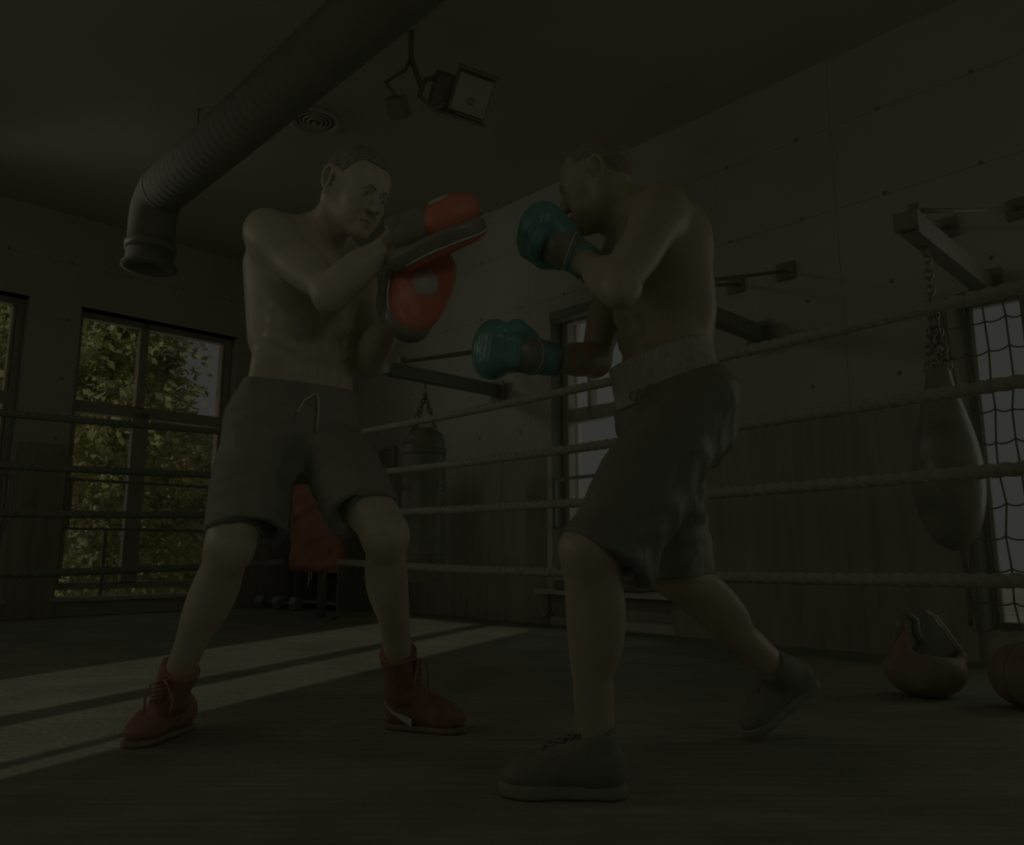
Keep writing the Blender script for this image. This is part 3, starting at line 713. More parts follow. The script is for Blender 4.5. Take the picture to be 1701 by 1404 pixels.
bc = A(1.668, 2.62, 0.0)
o = thing('medicine_ball', bc, 'dark red leather medicine ball on the floor at the right edge', 'ball')
m = MB(); m.lathe(bc + A(0, 0, .103), [(0.105 * math.sin(PI * i / 24), -0.103 * math.cos(PI * i / 24)) for i in range(25)], seg=40); m.build('ball_body', M_ball, o, smooth=True)
for t in (0.4, 1.45):
    a = A(math.cos(t), math.sin(t), 0)
    m = MB(); m.tube([bc + A(0, 0, .103) + (a * math.cos(x) + A(0, 0, 1) * math.sin(x)) * .1052 for x in np.linspace(0, 2 * PI, 49)[:-1]], .0022, 5, closed=True); m.build('seam', M_blackl, o, smooth=True)

# padded headguard standing on the floor by the right-hand ropes
hb = A(1.455, 2.83, 0.0)
o = thing('headguard', hb, 'dark red padded headguard with black lining on the floor beside the ball', 'headguard')
S = SDF(hb - A(.19, .17, .01), hb + A(.19, .17, .33), 0.006); I = np.eye(3)
S.add(ell(hb + A(0, 0, .085), I, (.135, .105, .09)))
S.add(cap(hb + A(-.105, -.01, .10), hb + A(-.065, -.01, .215), .042, .026), .03)
S.add(cap(hb + A(.09, .0, .10), hb + A(.125, .0, .135), .032, .022), .02)
S.sub(ell(hb + A(.02, 0, .19), I, (.095, .075, .10)), .015); S.cut(hb + A(0, 0, .002), (0, 0, -1))
S.cut(hb + A(0, 0, .001), (0, 0, -1)); sdf_obj(S, 'shell', M_ball, o)
S = SDF(hb - A(.14, .14, 0), hb + A(.19, .14, .34), 0.006)
S.add(cap(hb + A(.03, .03, .13), hb + A(.035, .045, .255), .075, .034, n=(0, 1, 0), q=2.6)); S.add(cap(hb + A(.035, .045, .255), hb + A(.115, .03, .15), .034, .024, n=(0, 1, 0), q=1.6), .03)
S.add(cap(hb + A(.06, .035, .19), hb + A(.08, .03, .14), .045, .05, n=(0, 1, 0), q=2.2), .03)
sdf_obj(S, 'lining_flap', M_bag, o)
m = MB(); m.tube([hb + A(-.09, -.01, .19), hb + A(-.085, -.01, .255), hb + A(-.06, -.01, .283), hb + A(-.03, -.01, .262), hb + A(-.03, -.01, .22), hb + A(-.01, -.01, .18)], .015, 10); m.build('strap', M_blackl, o, smooth=True)
m = MB(); m.tube([hb + A(.03, .020, .288), hb + A(.062, .018, .272), hb + A(.10, .012, .212), hb + A(.135, .008, .155)], .005, 6); m.build('piping', M_wht, o, smooth=True)  # white tube stands in for rim light along the flap edge

# ------------------------------------------------------------------ people
def proj_axes(f, up):
    """(left, front, up) axes from a front direction"""
    u = unit(up); f = np.asarray(f, float); f = unit(f - u * (f @ u)); l = np.cross(u, f); return np.array([l, f, u])
HEAD = []   # head frames kept for hair, brows and face colours
def head_sdf(S, c, ax, s):
    P = lambda x, y, z: c + s * (ax[0] * x + ax[1] * y + ax[2] * z)
    E = lambda p, r, k=.01, rot=None: S.add(ell(P(*p), ax if rot is None else rot, np.array(r) * s), k)
    C = lambda a, b, ra, rb, k=.008: S.add(cap(P(*a), P(*b), ra * s, rb * s), k)
    E((0, -.014, .035), (.077, .098, .086), .02); E((0, .040, .030), (.064, .056, .060), .03)
    E((0, .036, -.045), (.057, .056, .070), .03)
    for k in (-1, 1):
        C((k * .053, -.012, -.052), (k * .020, .070, -.104), .019, .016, .03)
        E((k * .047, .058, -.028), (.022, .022, .016), .02)
        C((k * .036, .084, .016), (k * .008, .094, .014), .010, .010, .012)
        E((k * .036, .060, -.062), (.022, .026, .030), .02)
        C((k * .055, -.005, -.03), (k * .06, .01, .02), .02, .018, .02)
    E((0, .080, -.108), (.022, .018, .018), .02)
    for k in (-1, 1):
        S.sub(ell(P(k * .032, .102, -.003), ax, np.array((.020, .022, .0125)) * s), .012)
    C((0, .092, .006), (0, .117, -.034), .0075, .0115, .010); C((0, .112, -.036), (0, .113, -.038), .0135, .0135, .008)
    for k in (-1, 1):
        E((k * .0125, .103, -.039), (.0085, .011, .0085), .006)
        S.sub(sph(P(k * .007, .110, -.049), .0045 * s), .004)
        S.add(sph(P(k * .032, .0775, -.003), .0125 * s), .002)
        C((k * .017, .088, .006), (k * .046, .079, .006), .004, .004, .006)      # upper lid
        C((k * .018, .086, -.012), (k * .044, .079, -.011), .0035, .0035, .006)   # lower lid
        C((k * .022, .085, -.0705), (0, .0985, -.068), .0055, .0075, .006)        # upper lip
        C((k * .020, .085, -.079), (0, .0965, -.0815), .0055, .0085, .006)        # lower lip
        S.sub(cap(P(k * .025, .092, -.0745), P(0, .108, -.0745), .0022 * s, .0022 * s), .004)
        S.sub(cap(P(k * .020, .100, -.048), P(k * .030, .090, -.068), .003 * s, .003 * s), .012)
        # ear: curled rim, plate and lobe
        er = np.array([unit(ax[0] * k * .9 - ax[1] * .45), unit(ax[1] * .9 + ax[0] * k * .45), ax[2]])
        ex = lambda y, z: (k * (.0765 + .42 * (.006 - y)), y, z)
        S.add(ell(P(*ex(-.013, .002)), er, np.array((.0055, .019, .031)) * s), .004)
        path = [(.005, .012), (-.002, .030), (-.016, .037), (-.029, .028), (-.033, .008), (-.026, -.014), (-.014, -.030)]
        for (y0, z0), (y1, z1) in zip(path[:-1], path[1:]):
            S.add(cap(P(*ex(y0, z0)) + er[0] * .002 * s, P(*ex(y1, z1)) + er[0] * .002 * s, .0056 * s, .0056 * s), .002)
        S.add(sph(P(*ex(-.008, -.034)), .0085 * s), .004); S.add(sph(P(k * .077, .004, -.010), .0065 * s), .004)
        S.sub(ell(P(*ex(-.010, .000)) + er[0] * .0095 * s, er, np.array((.006, .011, .017)) * s), .003)
def human(J, h=0.004):
    P = {k: np.asarray(v, float) for k, v in J.items() if k != 'hs'}
    pts = np.array([v for k, v in P.items() if k in ('pel', 'che', 'neck', 'head') or k[:2] in ('sh', 'el', 'wr', 'kn', 'an')])
    S = SDF(np.append(pts.min(0)[:2] - .22, 0.0), pts.max(0) + A(.22, .22, .16), h)
    che, pel, nb = P['che'], P['pel'], P['neck']
    aP = proj_axes(P['fP'], unit(lerp(che, pel, .5) - pel)); aC = proj_axes(P['fC'], unit(nb - che)); up = unit(che - pel)
    wa = P['waist'] if 'waist' in P else lerp(pel, che, .5); aW = proj_axes(P['fP'] + P['fC'], up)
    at = lambda c, ax, x, y, z: c + ax[0] * x + ax[1] * y + ax[2] * z
    # trunk
    S.add(ell(at(pel, aP, 0, -.005, .03), aP, (.158, .112, .125)))
    S.add(ell(at(pel, aP, 0, 0, -.06), aP, (.13, .10, .09)), .05)
    S.add(ell(at(wa, aW, 0, .0, -.01), aW, (.138, .098, .150)), .06)
    S.add(ell(at(che, aC, 0, -.008, -.05), aC, (.158, .115, .165)), .06)
    S.add(ell(at(che, aC, 0, -.012, .06), aC, (.165, .105, .125)), .06)
    for s, sh in ((1, P['shL']), (-1, P['shR'])):
        inner = at(che, aC, s * .05, -.01, .13)
        S.add(cap(inner, sh, .075, .060), .05)
        S.add(ell(at(lerp(inner, sh, .35), aC, 0, .078, -.065), aC, (.085, .036, .070)), .028)          # chest muscle
        S.add(cap(at(che, aC, s * .115, -.055, .05), at(wa, aW, s * .10, -.03, .05), .062, .045), .04)   # broad back muscle
        S.add(cap(at(nb, aC, s * .03, -.030, .0), lerp(nb, sh, .60) - A(0, 0, .004), .042, .030), .035)  # trapezius
        S.add(cap(at(nb, aC, s * .015, .045, -.035), lerp(at(nb, aC, s * .03, .045, -.03), sh + aC[1] * .03 + A(0, 0, .035), .8), .011, .011), .015)  # collar bone
        S.add(ell(at(che, aC, s * .085, -.098, .055), aC, (.06, .028, .085)), .03)                      # shoulder blade
        S.add(cap(at(wa, aW, s * .118, .02, -.03), at(pel, aP, s * .125, .03, .10), .030, .026), .03)     # flank
        for q in range(3):
            S.add(ell(at(lerp(pel, che, .36 + .19 * q), aW, s * .037, .084 + .004 * q, 0), aW, (.034, .017, .034)), .022)
        for q in range(3):
            S.add(cap(at(che, aC, s * .125, .045, -.07 - .04 * q), at(che, aC, s * .080, .090, -.10 - .035 * q), .011, .009), .018)
    S.sub(cap(at(lerp(pel, che, .22), aW, 0, .112, 0), at(che, aC, 0, .118, .02), .006, .006), .022)       # midline
    S.sub(cap(at(pel, aP, 0, -.122, .06), at(che, aC, 0, -.128, .09), .012, .012), .035)                  # spine
    S.sub(sph(at(lerp(pel, che, .26), aW, 0, .098, 0), .011), .010)                                      # navel
    # neck and head
    hc = P['head']; aH = proj_axes(P['fH'], P['uH']); hs = J.get('hs', .95)
    S.add(cap(at(nb, aC, 0, -.018, -.03), hc - aH[2] * .05 - aH[1] * .022, .066, .056), .04)
    for s in (1, -1):
        S.add(cap(hc + aH[0] * s * .06 - aH[1] * .025 - aH[2] * .035, at(nb, aC, s * .012, .042, -.025), .017, .013), .02)
    S.add(cap(hc - aH[2] * .075 + aH[1] * .045, at(nb, aC, 0, .035, -.01), .022, .022), .03)
    head_sdf(S, hc, aH, hs)
    # arms
    for sd, s in (('L', 1), ('R', -1)):
        sh, el, wr = P['sh' + sd], P['el' + sd], P['wr' + sd]; d = unit(el - sh); d2 = unit(wr - el)
        flex = d2 - d * (d2 @ d); flex = unit(flex) if np.linalg.norm(flex) > .05 else aC[1]
        S.add(cap(sh, el, .052, .041), .03)
        S.add(ell(sh + d * .045 + aC[0] * s * .012, frame(d, aC[1]), (.085, .060, .062)), .03)            # deltoid
        S.add(ell(lerp(sh, el, .56) + flex * .020, frame(d, flex), (.085, .036, .038)), .025)             # biceps
        S.add(ell(lerp(sh, el, .50) - flex * .022, frame(d, flex), (.100, .038, .034)), .025)             # triceps
        S.add(sph(el - flex * .008 + d * .004, .039), .02); S.add(sph(el + d * .016 - d2 * .022, .022), .02)
        S.add(cap(el, wr, .041, .027), .02)
        S.add(ell(lerp(el, wr, .30) + np.cross(d, d2) * .006, frame(d2, flex), (.085, .044, .042)), .025)
        S.add(cap(lerp(el, wr, .9), wr + d2 * .018, .029, .025, n=np.cross(d, d2) if np.linalg.norm(np.cross(d, d2)) > .05 else aC[0], q=1.3), .02)
    # legs
    for sd, s in (('L', 1), ('R', -1)):
        hip = at(pel, aP, s * .092, 0, -.01); kn, an = P['kn' + sd], P['an' + sd]; d = unit(kn - hip); d2 = unit(an - kn)
        fw = P['b' + sd]; fw = unit(fw - d * (fw @ d)); fw2 = P['b' + sd]; fw2 = unit(fw2 - d2 * (fw2 @ d2)); sid = np.cross(d, fw)
        S.add(cap(hip, kn, .086, .056), .05)
        S.add(ell(lerp(hip, kn, .45) + fw * .028, frame(d, fw), (.17, .070, .058)), .03)
        S.add(ell(lerp(hip, kn, .50) - fw * .030, frame(d, fw), (.16, .066, .052)), .03)
        S.add(ell(lerp(hip, kn, .82) + fw * .022 + sid * .030, frame(d, fw), (.055, .026, .028)), .02)    # teardrop muscles over the knee
        S.add(ell(lerp(hip, kn, .84) + fw * .022 - sid * .030, frame(d, fw), (.050, .026, .028)), .02)
        S.add(sph(kn, .052), .02); S.add(ell(kn + fw * .030 + fw2 * .016, frame(unit(d + d2), fw), (.030, .026, .022)), .014)
        S.add(cap(kn, an, .050, .034), .03)
        S.add(ell(lerp(kn, an, .30) - fw2 * .030 + np.cross(d2, fw2) * .014, frame(d2, fw2), (.110, .036, .042)), .025)
        S.add(ell(lerp(kn, an, .32) - fw2 * .028 - np.cross(d2, fw2) * .016, frame(d2, fw2), (.120, .036, .040)), .025)
        S.add(ell(lerp(kn, an, .34) + fw2 * .012 + np.cross(d2, fw2) * .012, frame(d2, fw2), (.130, .034, .034)), .02)
        S.add(cap(lerp(kn, an, .10) + fw2 * .036, lerp(kn, an, .9) + fw2 * .014, .014, .016), .02)          # shin bone
        S.add(cap(lerp(kn, an, .7) - fw2 * .028, an - fw2 * .026, .012, .013), .02)                       # heel cord
        S.add(sph(an + np.cross(d2, fw2) * .026, .016), .015); S.add(sph(an - np.cross(d2, fw2) * .026, .016), .015)
        S.add(cap(an, an + d2 * .03, .030, .028), .02)
    HEAD.append((hc, aH, hs))
    return S
def body_obj(S, parent, skin, hc, aH, hs):
    V, Q = S.mesh(2); c = V[Q].mean(1); L = (c - hc) @ aH.T / hs
    mi = np.zeros(len(Q), np.int32)
    lip = (np.abs(L[:, 0]) < .023) & (L[:, 1] > .085) & (np.abs(L[:, 2] + .0755) < .0095 - .0001 * (np.abs(L[:, 0]) * 500)) ; mi[lip] = 1
    slit = (np.abs(L[:, 0]) < .021) & (L[:, 1] > .085) & (np.abs(L[:, 2] + .0748) < .0026); mi[slit] = 4
    for k in (-1, 1):
        e = L - np.array([k * .032, .0775, -.003]); r = np.linalg.norm(e, axis=1)
        ey = (r < .0138) & (L[:, 1] > .081) & (np.abs(e[:, 2]) < .0068); mi[ey] = 2
        look = np.array([k * .0008 + body_obj.gaze, .0125, -.001]); ir = ey & (np.linalg.norm(e - look, axis=1) < .0068); mi[ir] = 3
    return link('body', V, Q, skin, parent, None, True, mats=[skin, M_lip, M_white, M_iris, M_mouth], midx=mi)
body_obj.gaze = 0.0
def hair_obj(hc, aH, s, parent, material, thick, line, name='hair', h=.0038, seed=1):
    """cropped hair: a thin cap over the skull ended by a hairline"""
    S = SDF(hc - .16, hc + .16, h); P = lambda x, y, z: hc + s * (aH[0] * x + aH[1] * y + aH[2] * z)
    wob = lambda X, Y, Z: -.0016 * (np.sin(210 * X + 3 * np.sin(90 * Z)) * np.sin(190 * Y + 150 * Z))
    t = thick
    S.add(ell(P(0, -.014, .035), aH, np.array((.077 + t, .098 + t, .086 + t * 1.5)) * s, wob if t > .003 else None)); S.add(ell(P(0, .040, .030), aH, np.array((.064 + t, .056 + t, .060 + t * 1.6)) * s, wob if t > .003 else None), .03)
    # hairline: forehead, temples, sideburns, over the ears, nape
    def keep(D, X, Y, Z):
        x = ((X - hc[0]) * aH[0][0] + (Y - hc[1]) * aH[0][1] + (Z - hc[2]) * aH[0][2]) / s
        y = ((X - hc[0]) * aH[1][0] + (Y - hc[1]) * aH[1][1] + (Z - hc[2]) * aH[1][2]) / s
        z = ((X - hc[0]) * aH[2][0] + (Y - hc[1]) * aH[2][1] + (Z - hc[2]) * aH[2][2]) / s
        an = np.arctan2(np.abs(x), y)
        lim = np.interp(an, [0, .35, .62, .85, 1.1, 1.32, 1.50, 1.62, 1.95, 2.15, 2.5, PI], [line, line + .001, line + .004, line - .006, .050, .024 if thick < .002 else .006, .026, .040, .038, -.02, -.045, -.055])
        lim = lim + .0025 * np.sin(330 * x + 50 * z) * np.sin(280 * y)
        return np.maximum(D, (lim - z) * s * .5)
    S.everywhere(keep)
    return sdf_obj(S, name, material, parent, 1)
def brows(hc, aH, s, parent, material):
    P = lambda x, y, z: hc + s * (aH[0] * x + aH[1] * y + aH[2] * z)
    for k in (-1, 1):
        m = MB(); m.tube([P(k * .012, .1020, .015), P(k * .028, .0970, .021), P(k * .047, .082, .016)], np.array([.0028, .0034, .0018]) * s, 8)
        m.build('eyebrow', material, parent, smooth=True)

def shorts(J, body, name, parent, material, hems, rTop, rHem, hip_r, amp, seed, waist_up=.10, h=.005, panel=None):
    """loose shorts over both thighs; hems gives the centre of the left and right leg opening"""
    P = {k: np.asarray(v, float) for k, v in J.items()}; pel, che = P['pel'], P['che']
    aP = proj_axes(P['fP'], P['uP'] if 'uP' in P else unit(lerp(che, pel, .5) - pel)); at = lambda x, y, z: pel + aP[0] * x + aP[1] * y + aP[2] * z
    fold = lambda X, Y, Z: amp * (np.sin(34 * Z + 22 * X + 9 * np.sin(7 * Y + seed)) * .5 + np.sin(21 * X - 40 * Z + 17 * Y + 2 * seed) * .35 + np.sin(75 * Z + 40 * Y + 30 * X + 3 * np.sin(30 * X - 20 * Z)) * .30)
    lo = np.minimum(np.minimum(P['knL'], P['knR']), pel) - .2; hi = np.maximum(np.maximum(P['knL'], P['knR']), pel) + .28
    S = SDF(lo, hi, h)
    S.add(ell(at(0, -.005, .04), aP, (hip_r[0], hip_r[1], .165), fold)); S.add(ell(at(0, -.008, -.04), aP, (hip_r[0] * .98, hip_r[1] * 1.02, .12), fold), .05)
    ends = []
    for i, s in ((0, 1), (1, -1)):
        hip = at(s * .088, 0, 0); e = np.asarray(hems[i], float); d = unit(e - hip); ends.append((e, d, hip)); rH = rHem[i]
        T = SDF(lo, hi, h)
        T.add(cap(hip, e + d * .10, rTop, rH, disp=fold)); T.add(cap(hip - aP[1] * .02, e + d * .10 - aP[1] * .008, rTop, rH, disp=fold), .03)
        T.cut(e, d, .004)
        T.sub(cap(e - d * .14, e + d * .12, rH * .62, rH * .93), .004)
        S.D = smin(S.D, T.D, .04)
    # cloth never sinks into the body it covers
    Bd = S.sample(body) - .0075
    def over(D, X, Y, Z):
        q = []
        for (e, d, hip) in ends:
            ab = e - hip; t = np.clip(((X - hip[0]) * ab[0] + (Y - hip[1]) * ab[1] + (Z - hip[2]) * ab[2]) / (ab @ ab), 0, 1.4)
            q.append((np.sqrt((X - hip[0] - t * ab[0]) ** 2 + (Y - hip[1] - t * ab[1]) ** 2 + (Z - hip[2] - t * ab[2]) ** 2), (X - e[0]) * d[0] + (Y - e[1]) * d[1] + (Z - e[2]) * d[2]))
        return smin(D, np.maximum(Bd, np.where(q[0][0] < q[1][0], q[0][1], q[1][1])), .02)
    S.everywhere(over)
    S.cut(at(0, 0, waist_up), aP[2], .004)
    S.sub(ell(at(0, -.005, waist_up + .03), aP, (.135, .095, .06)), .004)
    V, Q = S.mesh(2); mats = [material]; mi = None
    if panel is not None:      # pale panel let into the back of the leg
        c = V[Q].mean(1); mi = ((c[:, 0] > panel(c[:, 2])) & (c[:, 2] < .70)).astype(np.int32); mats = [material, M_panel]
    return link(name, V, Q, material, parent, None, True, mats=mats, midx=mi), aP, at, ends

def footwear(heel, toe, ankle, shin_dir, parent, name, mu, ms, ml, shaft=0.0, toe_up=None, label=None, stripe=None, side=1, Lf=None):
    heel = np.asarray(heel, float); toe = np.asarray(toe, float); ankle = np.asarray(ankle, float)
    ax = frame(toe - heel, A(0, 0, 1) if toe_up is None else toe_up); fx, fy, fz = ax; L = np.linalg.norm(toe - heel); k = L / .27
    P = lambda x, y, z: heel + fx * x * k + fy * y + fz * z
    ctr = lerp(heel, toe, .5); pad = A(.2, .2, .1)
    top = ankle - unit(shin_dir) * shaft
    lo = np.minimum(ctr - pad, top - .09); hi = np.maximum(ctr + pad, top + .09)
    S = SDF(lo, hi, .0045)
    S.add(cap(P(.042, 0, .055), P(.06, 0, .055), .037, .040)); S.add(cap(P(.05, 0, .05), P(.195, side * .004, .042), .038, .043, n=fz, q=1.15), .03)
    S.add(ell(P(.215, side * .004, .038), ax, (.050, .043, .031)), .02); S.add(cap(P(.085, 0, .085), P(.19, 0, .055), .036, .030), .03)
    S.add(cap(P(.055, 0, .07), lerp(P(.062, 0, .09), ankle, .7), .040, .041), .03)
    S.add(cap(lerp(P(.062, 0, .09), ankle, .7), P(.125, 0, .078), .036, .030), .03)
    if shaft > 0:
        S.add(cap(ankle, top - unit(shin_dir) * .03, .0430, .055), .03)
        S.cut(top, -np.asarray(shin_dir), .003)
    else:
        col = lerp(P(.062, 0, .09), ankle, 1.05); S.add(cap(col, col - unit(shin_dir) * .02, .045, .044), .02); S.cut(col - unit(shin_dir) * .028 , -unit(np.asarray(shin_dir) - fx * .25), .004)
    S.cut(P(0, 0, .022 if shaft == 0 else .012), -fz, .002)
    up = sdf_obj(S, name, mu, parent, 2)
    if label: up['label'] = label
    lv = []
    S = SDF(ctr - pad, ctr + pad, .0045)
    S.add(cap(P(.038, 0, .012), P(.11, 0, .012), .0395, .036)); S.add(cap(P(.11, 0, .012), P(.20, side * .006, .012), .036, .047), .02); S.add(cap(P(.20, side * .006, .012), P(.232, side * .004, .014), .046, .040), .02)
    S.cut(P(0, 0, .030 if shaft == 0 else .018), fz, .003); S.cut(P(0, 0, .001), -fz, .003)
    so = sdf_obj(S, 'sole', ms, up, 1)
    # laces criss-cross from the toe box up
    rows = [P(.178 - .021 * i, 0, .0925 + .0078 * i) for i in range(5)]
    if shaft > 0:
        f2 = unit(fx - unit(shin_dir) * (fx @ unit(shin_dir)))
        rows += [lerp(ankle, top, t) + f2 * (.050 + .010 * t) for t in (.08, .24, .40, .56, .72, .88)]
    m = MB(); w = .017
    for a, b in zip(rows[:-1], rows[1:]):
        for q in (-1, 1):
            m.tube([a + fy * w * q, lerp(a, b, .5) + fz * .003 + fx * .003, b - fy * w * q], .0034, 6)
    lo_ = rows[-1]
    for q in (-1, 1): m.tube([lo_, lo_ + fy * q * .025 + fx * .014 - A(0, 0, .012), lo_ + fy * q * .04 + fx * .012 - A(0, 0, .05), lo_ + fy * q * .036 + fx * .016 - A(0, 0, .085)], .003, 6)
    m.build('laces', ml, up, smooth=True)
    return up, P, ax

# ---- the mitt holder on the left
JL = dict(pel=(-0.622, 2.186, 0.850), che=(-0.580, 2.135, 1.235), neck=(-0.560, 2.110, 1.385),
          shR=(-0.668, 2.010, 1.362), shL=(-0.490, 2.235, 1.345), elR=(-0.459, 1.884, 1.145), wrR=(-0.281, 1.874, 1.301),
          elL=(-0.418, 2.215, 1.058), wrL=(-0.304, 2.016, 1.150), knR=(-0.713, 1.985, 0.510), anR=(-0.915, 2.165, 0.120),
          knL=(-0.325, 2.007, 0.540), anL=(-0.312, 2.285, 0.125), head=(-0.430, 1.990, 1.474),
          fP=unit((0.57, -0.82, 0)), fC=unit((0.72, -0.69, -0.05)), fH=unit((0.76, -0.56, -0.40)), uH=unit((0.36, -0.24, 0.90)),
          bL=unit((0.60, -0.80, 0)), bR=unit((-0.1, -1.0, 0)), toL=unit((0.93, -0.36, 0)), toR=unit((-0.2, -1, 0)), hs=.97)
pl = thing('person', (-0.62, 2.22, 0.0), 'bare-chested man with short fair hair in charcoal shorts and red boots, holding up focus mitts', 'person')
S = human(JL); body_obj.gaze = 0.003; body_obj(S, pl, M_skin, *HEAD[0])
hair_obj(*HEAD[0], pl, M_hairl, .0035, .078); brows(*HEAD[0], pl, M_hairl)
so, aP, atp, ends = shorts(JL, S, 'shorts', pl, M_short, ((-.393, 2.03, .599), (-.672, 2.0, .548)), .086, (.084, .090), (.166, .122), .0065, 1.0, waist_up=.125)
m = MB()
for (a, b, c) in (((.004, .130, .098), (-.028, .140, .075), (-.045, .146, .040)), ((.010, .130, .098), (.014, .142, .060), (.012, .150, -.005))): m.tube([atp(*a), atp(*b), atp(*c)], .003, 6)
m.build('drawstring', M_wht, so, smooth=True)
dR = unit(A(*JL['anR']) - A(*JL['knR'])); dL = unit(A(*JL['anL']) - A(*JL['knL']))
up, P, ax = footwear((-0.930, 2.335, 0), (-0.978, 2.095, 0), JL['anR'], dR, pl, 'boxing_boot', M_bootred, M_ball, M_lace, shaft=.095, side=-1)
up, P, ax = footwear((-0.358, 2.350, 0), (-0.132, 2.268, 0), JL['anL'], dL, pl, 'boxing_boot', M_bootred, M_ball, M_lace, shaft=.125, side=1)
m = MB(); pts = [P(.010, -.044, .080), P(.04, -.0500, .056), P(.08, -.0490, .040), P(.112, -.0475, .028)]
V = []; n = 14
for i in range(n + 1):
    t = i / n * 3; j = min(int(t), 2); p = lerp(pts[j], pts[j + 1], t - j); w = .002 + .009 * (i / n) ** 1.2; V += [p + ax[2] * w - ax[1] * .001, p - ax[2] * w - ax[1] * .001, p - ax[2] * w + ax[1] * .003, p + ax[2] * w + ax[1] * .003]
F = [(4 * i + q, 4 * i + (q + 1) % 4, 4 * i + 4 + (q + 1) % 4, 4 * i + 4 + q) for i in range(n) for q in range(4)] + [(0, 1, 2, 3), (4 * n, 4 * n + 1, 4 * n + 2, 4 * n + 3)]
link('side_stripe', V, F, M_wht, up, None)

# ---- the boxer on the right
JR = dict(pel=(0.395, 1.870, 0.835), uP=unit((-0.30, -0.08, 0.95)), che=(0.370, 1.915, 1.205), neck=(0.332, 1.908, 1.328), waist=(0.395, 1.900, 1.02),
          shL=(0.362, 1.765, 1.312), shR=(0.310, 2.060, 1.300), elL=(0.234, 1.620, 1.067), wrL=(0.168, 1.798, 1.203),
          elR=(0.225, 2.063, 1.016), wrR=(0.082, 1.874, 0.972), knL=(0.163, 1.655, 0.495), anL=(0.173, 1.718, 0.100),
          knR=(0.420, 2.020, 0.440), anR=(0.712, 2.170, 0.185), head=(0.222, 1.880, 1.440),
          fP=unit((-0.93, -0.30, -0.05)), fC=unit((-0.97, -0.10, -0.22)), fH=unit((-0.92, 0.28, -0.30)), uH=unit((-0.28, 0.06, 0.96)),
          bL=unit((-0.97, -0.1, 0.1)), bR=unit((-0.85, -0.25, -0.5)), toL=unit((-0.98, 0.1, 0)), toR=unit((-0.75, -0.2, -0.6)), hs=.93)
pr = thing('person', (0.35, 1.9, 0.0), 'bare-chested boxer with shaven head in dark shorts with a white waistband, throwing a low punch', 'person')
S = human(JR); body_obj.gaze = 0.0; body_obj(S, pr, M_skin2, *HEAD[1])
hair_obj(*HEAD[1], pr, M_haird, .0010, .084); brows(*HEAD[1], pr, M_haird)
so2, aP2, atp2, ends2 = shorts(JR, S, 'shorts', pr, M_short2, ((.197, 1.69, .478), (.404, 1.98, .441)), .088, (.098, .085), (.158, .104), .0085, 2.6, waist_up=.075, panel=lambda z: .425 + (z - .45) * .46)
# white elastic waistband, ruched
S = SDF(atp2(0, 0, .11) - .26, atp2(0, 0, .11) + .26, .0045)
def wband(X, Y, Z):
    x = (X - atp2(0, 0, 0)[0]) * aP2[0][0] + (Y - atp2(0, 0, 0)[1]) * aP2[0][1] + (Z - atp2(0, 0, 0)[2]) * aP2[0][2]
    y = (X - atp2(0, 0, 0)[0]) * aP2[1][0] + (Y - atp2(0, 0, 0)[1]) * aP2[1][1] + (Z - atp2(0, 0, 0)[2]) * aP2[1][2]
    z = (X - atp2(0, 0, 0)[0]) * aP2[2][0] + (Y - atp2(0, 0, 0)[1]) * aP2[2][1] + (Z - atp2(0, 0, 0)[2]) * aP2[2][2]
    th = np.arctan2(y / .13, x / .17); g = (z - .06) / .08
    a, b = .160 - .012 * g, .118 - .008 * g
    d = (np.sqrt((x / a) ** 2 + ((y + .005) / b) ** 2) - 1) * .14
    rib = .0026 * np.sin(th * 70 + 2 * np.sin(g * 9)) * (np.abs(np.sin(g * 9.4)) ** .5) * (np.abs(th - PI / 2) > .5)
    return np.maximum(np.maximum(d - .004 - rib, -(d + .006)), np.abs(z - .098) - .054)
S.add((wband, atp2(0, 0, .11) - .25, atp2(0, 0, .11) + .25))
wb = sdf_obj(S, 'waistband', M_wband, so2, 1); wb['label'] = 'white ruched elastic waistband'
cu = bpy.data.curves.new('lettering', 'FONT'); cu.body = 'ONS'; cu.size = 0.034; cu.align_x = 'CENTER'; cu.align_y = 'CENTER'
to = bpy.data.objects.new('tmp', cu); COL.objects.link(to)
me = to.evaluated_get(bpy.context.evaluated_depsgraph_get()).to_mesh(); V = np.array([v.co[:] for v in me.vertices]); F = [tuple(p.vertices) for p in me.polygons]
to.to_mesh_clear(); bpy.data.objects.remove(to); bpy.data.curves.remove(cu)
VV = []
for x, y, z in V:
    g = (.062 + y - .06) / .08; th = PI / 2 - .42 - x / .13; a_, b_ = (.160 - .012 * g) * 1.045, (.118 - .008 * g) * 1.06
    VV.append(atp2(a_ * math.cos(th), b_ * math.sin(th) - .005, .062 + y))
link('lettering', VV, F, M_blackm, wb)
dRr = unit(A(*JR['anR']) - A(*JR['knR'])); dLr = unit(A(*JR['anL']) - A(*JR['knL']))
footwear((0.236, 1.698, 0), (-0.026, 1.728, 0), JR['anL'], dLr, pr, 'shoe', M_shoe, M_sole, M_blackl, side=1)
hx = unit(A(-.213, -.056, -.135))
footwear(A(.632, 2.18, .000) - hx * .262, A(.632, 2.18, .000), JR['anR'], dRr, pr, 'shoe', M_shoe, M_sole, M_blackl, toe_up=A(-.5, -.1, .85), side=-1)

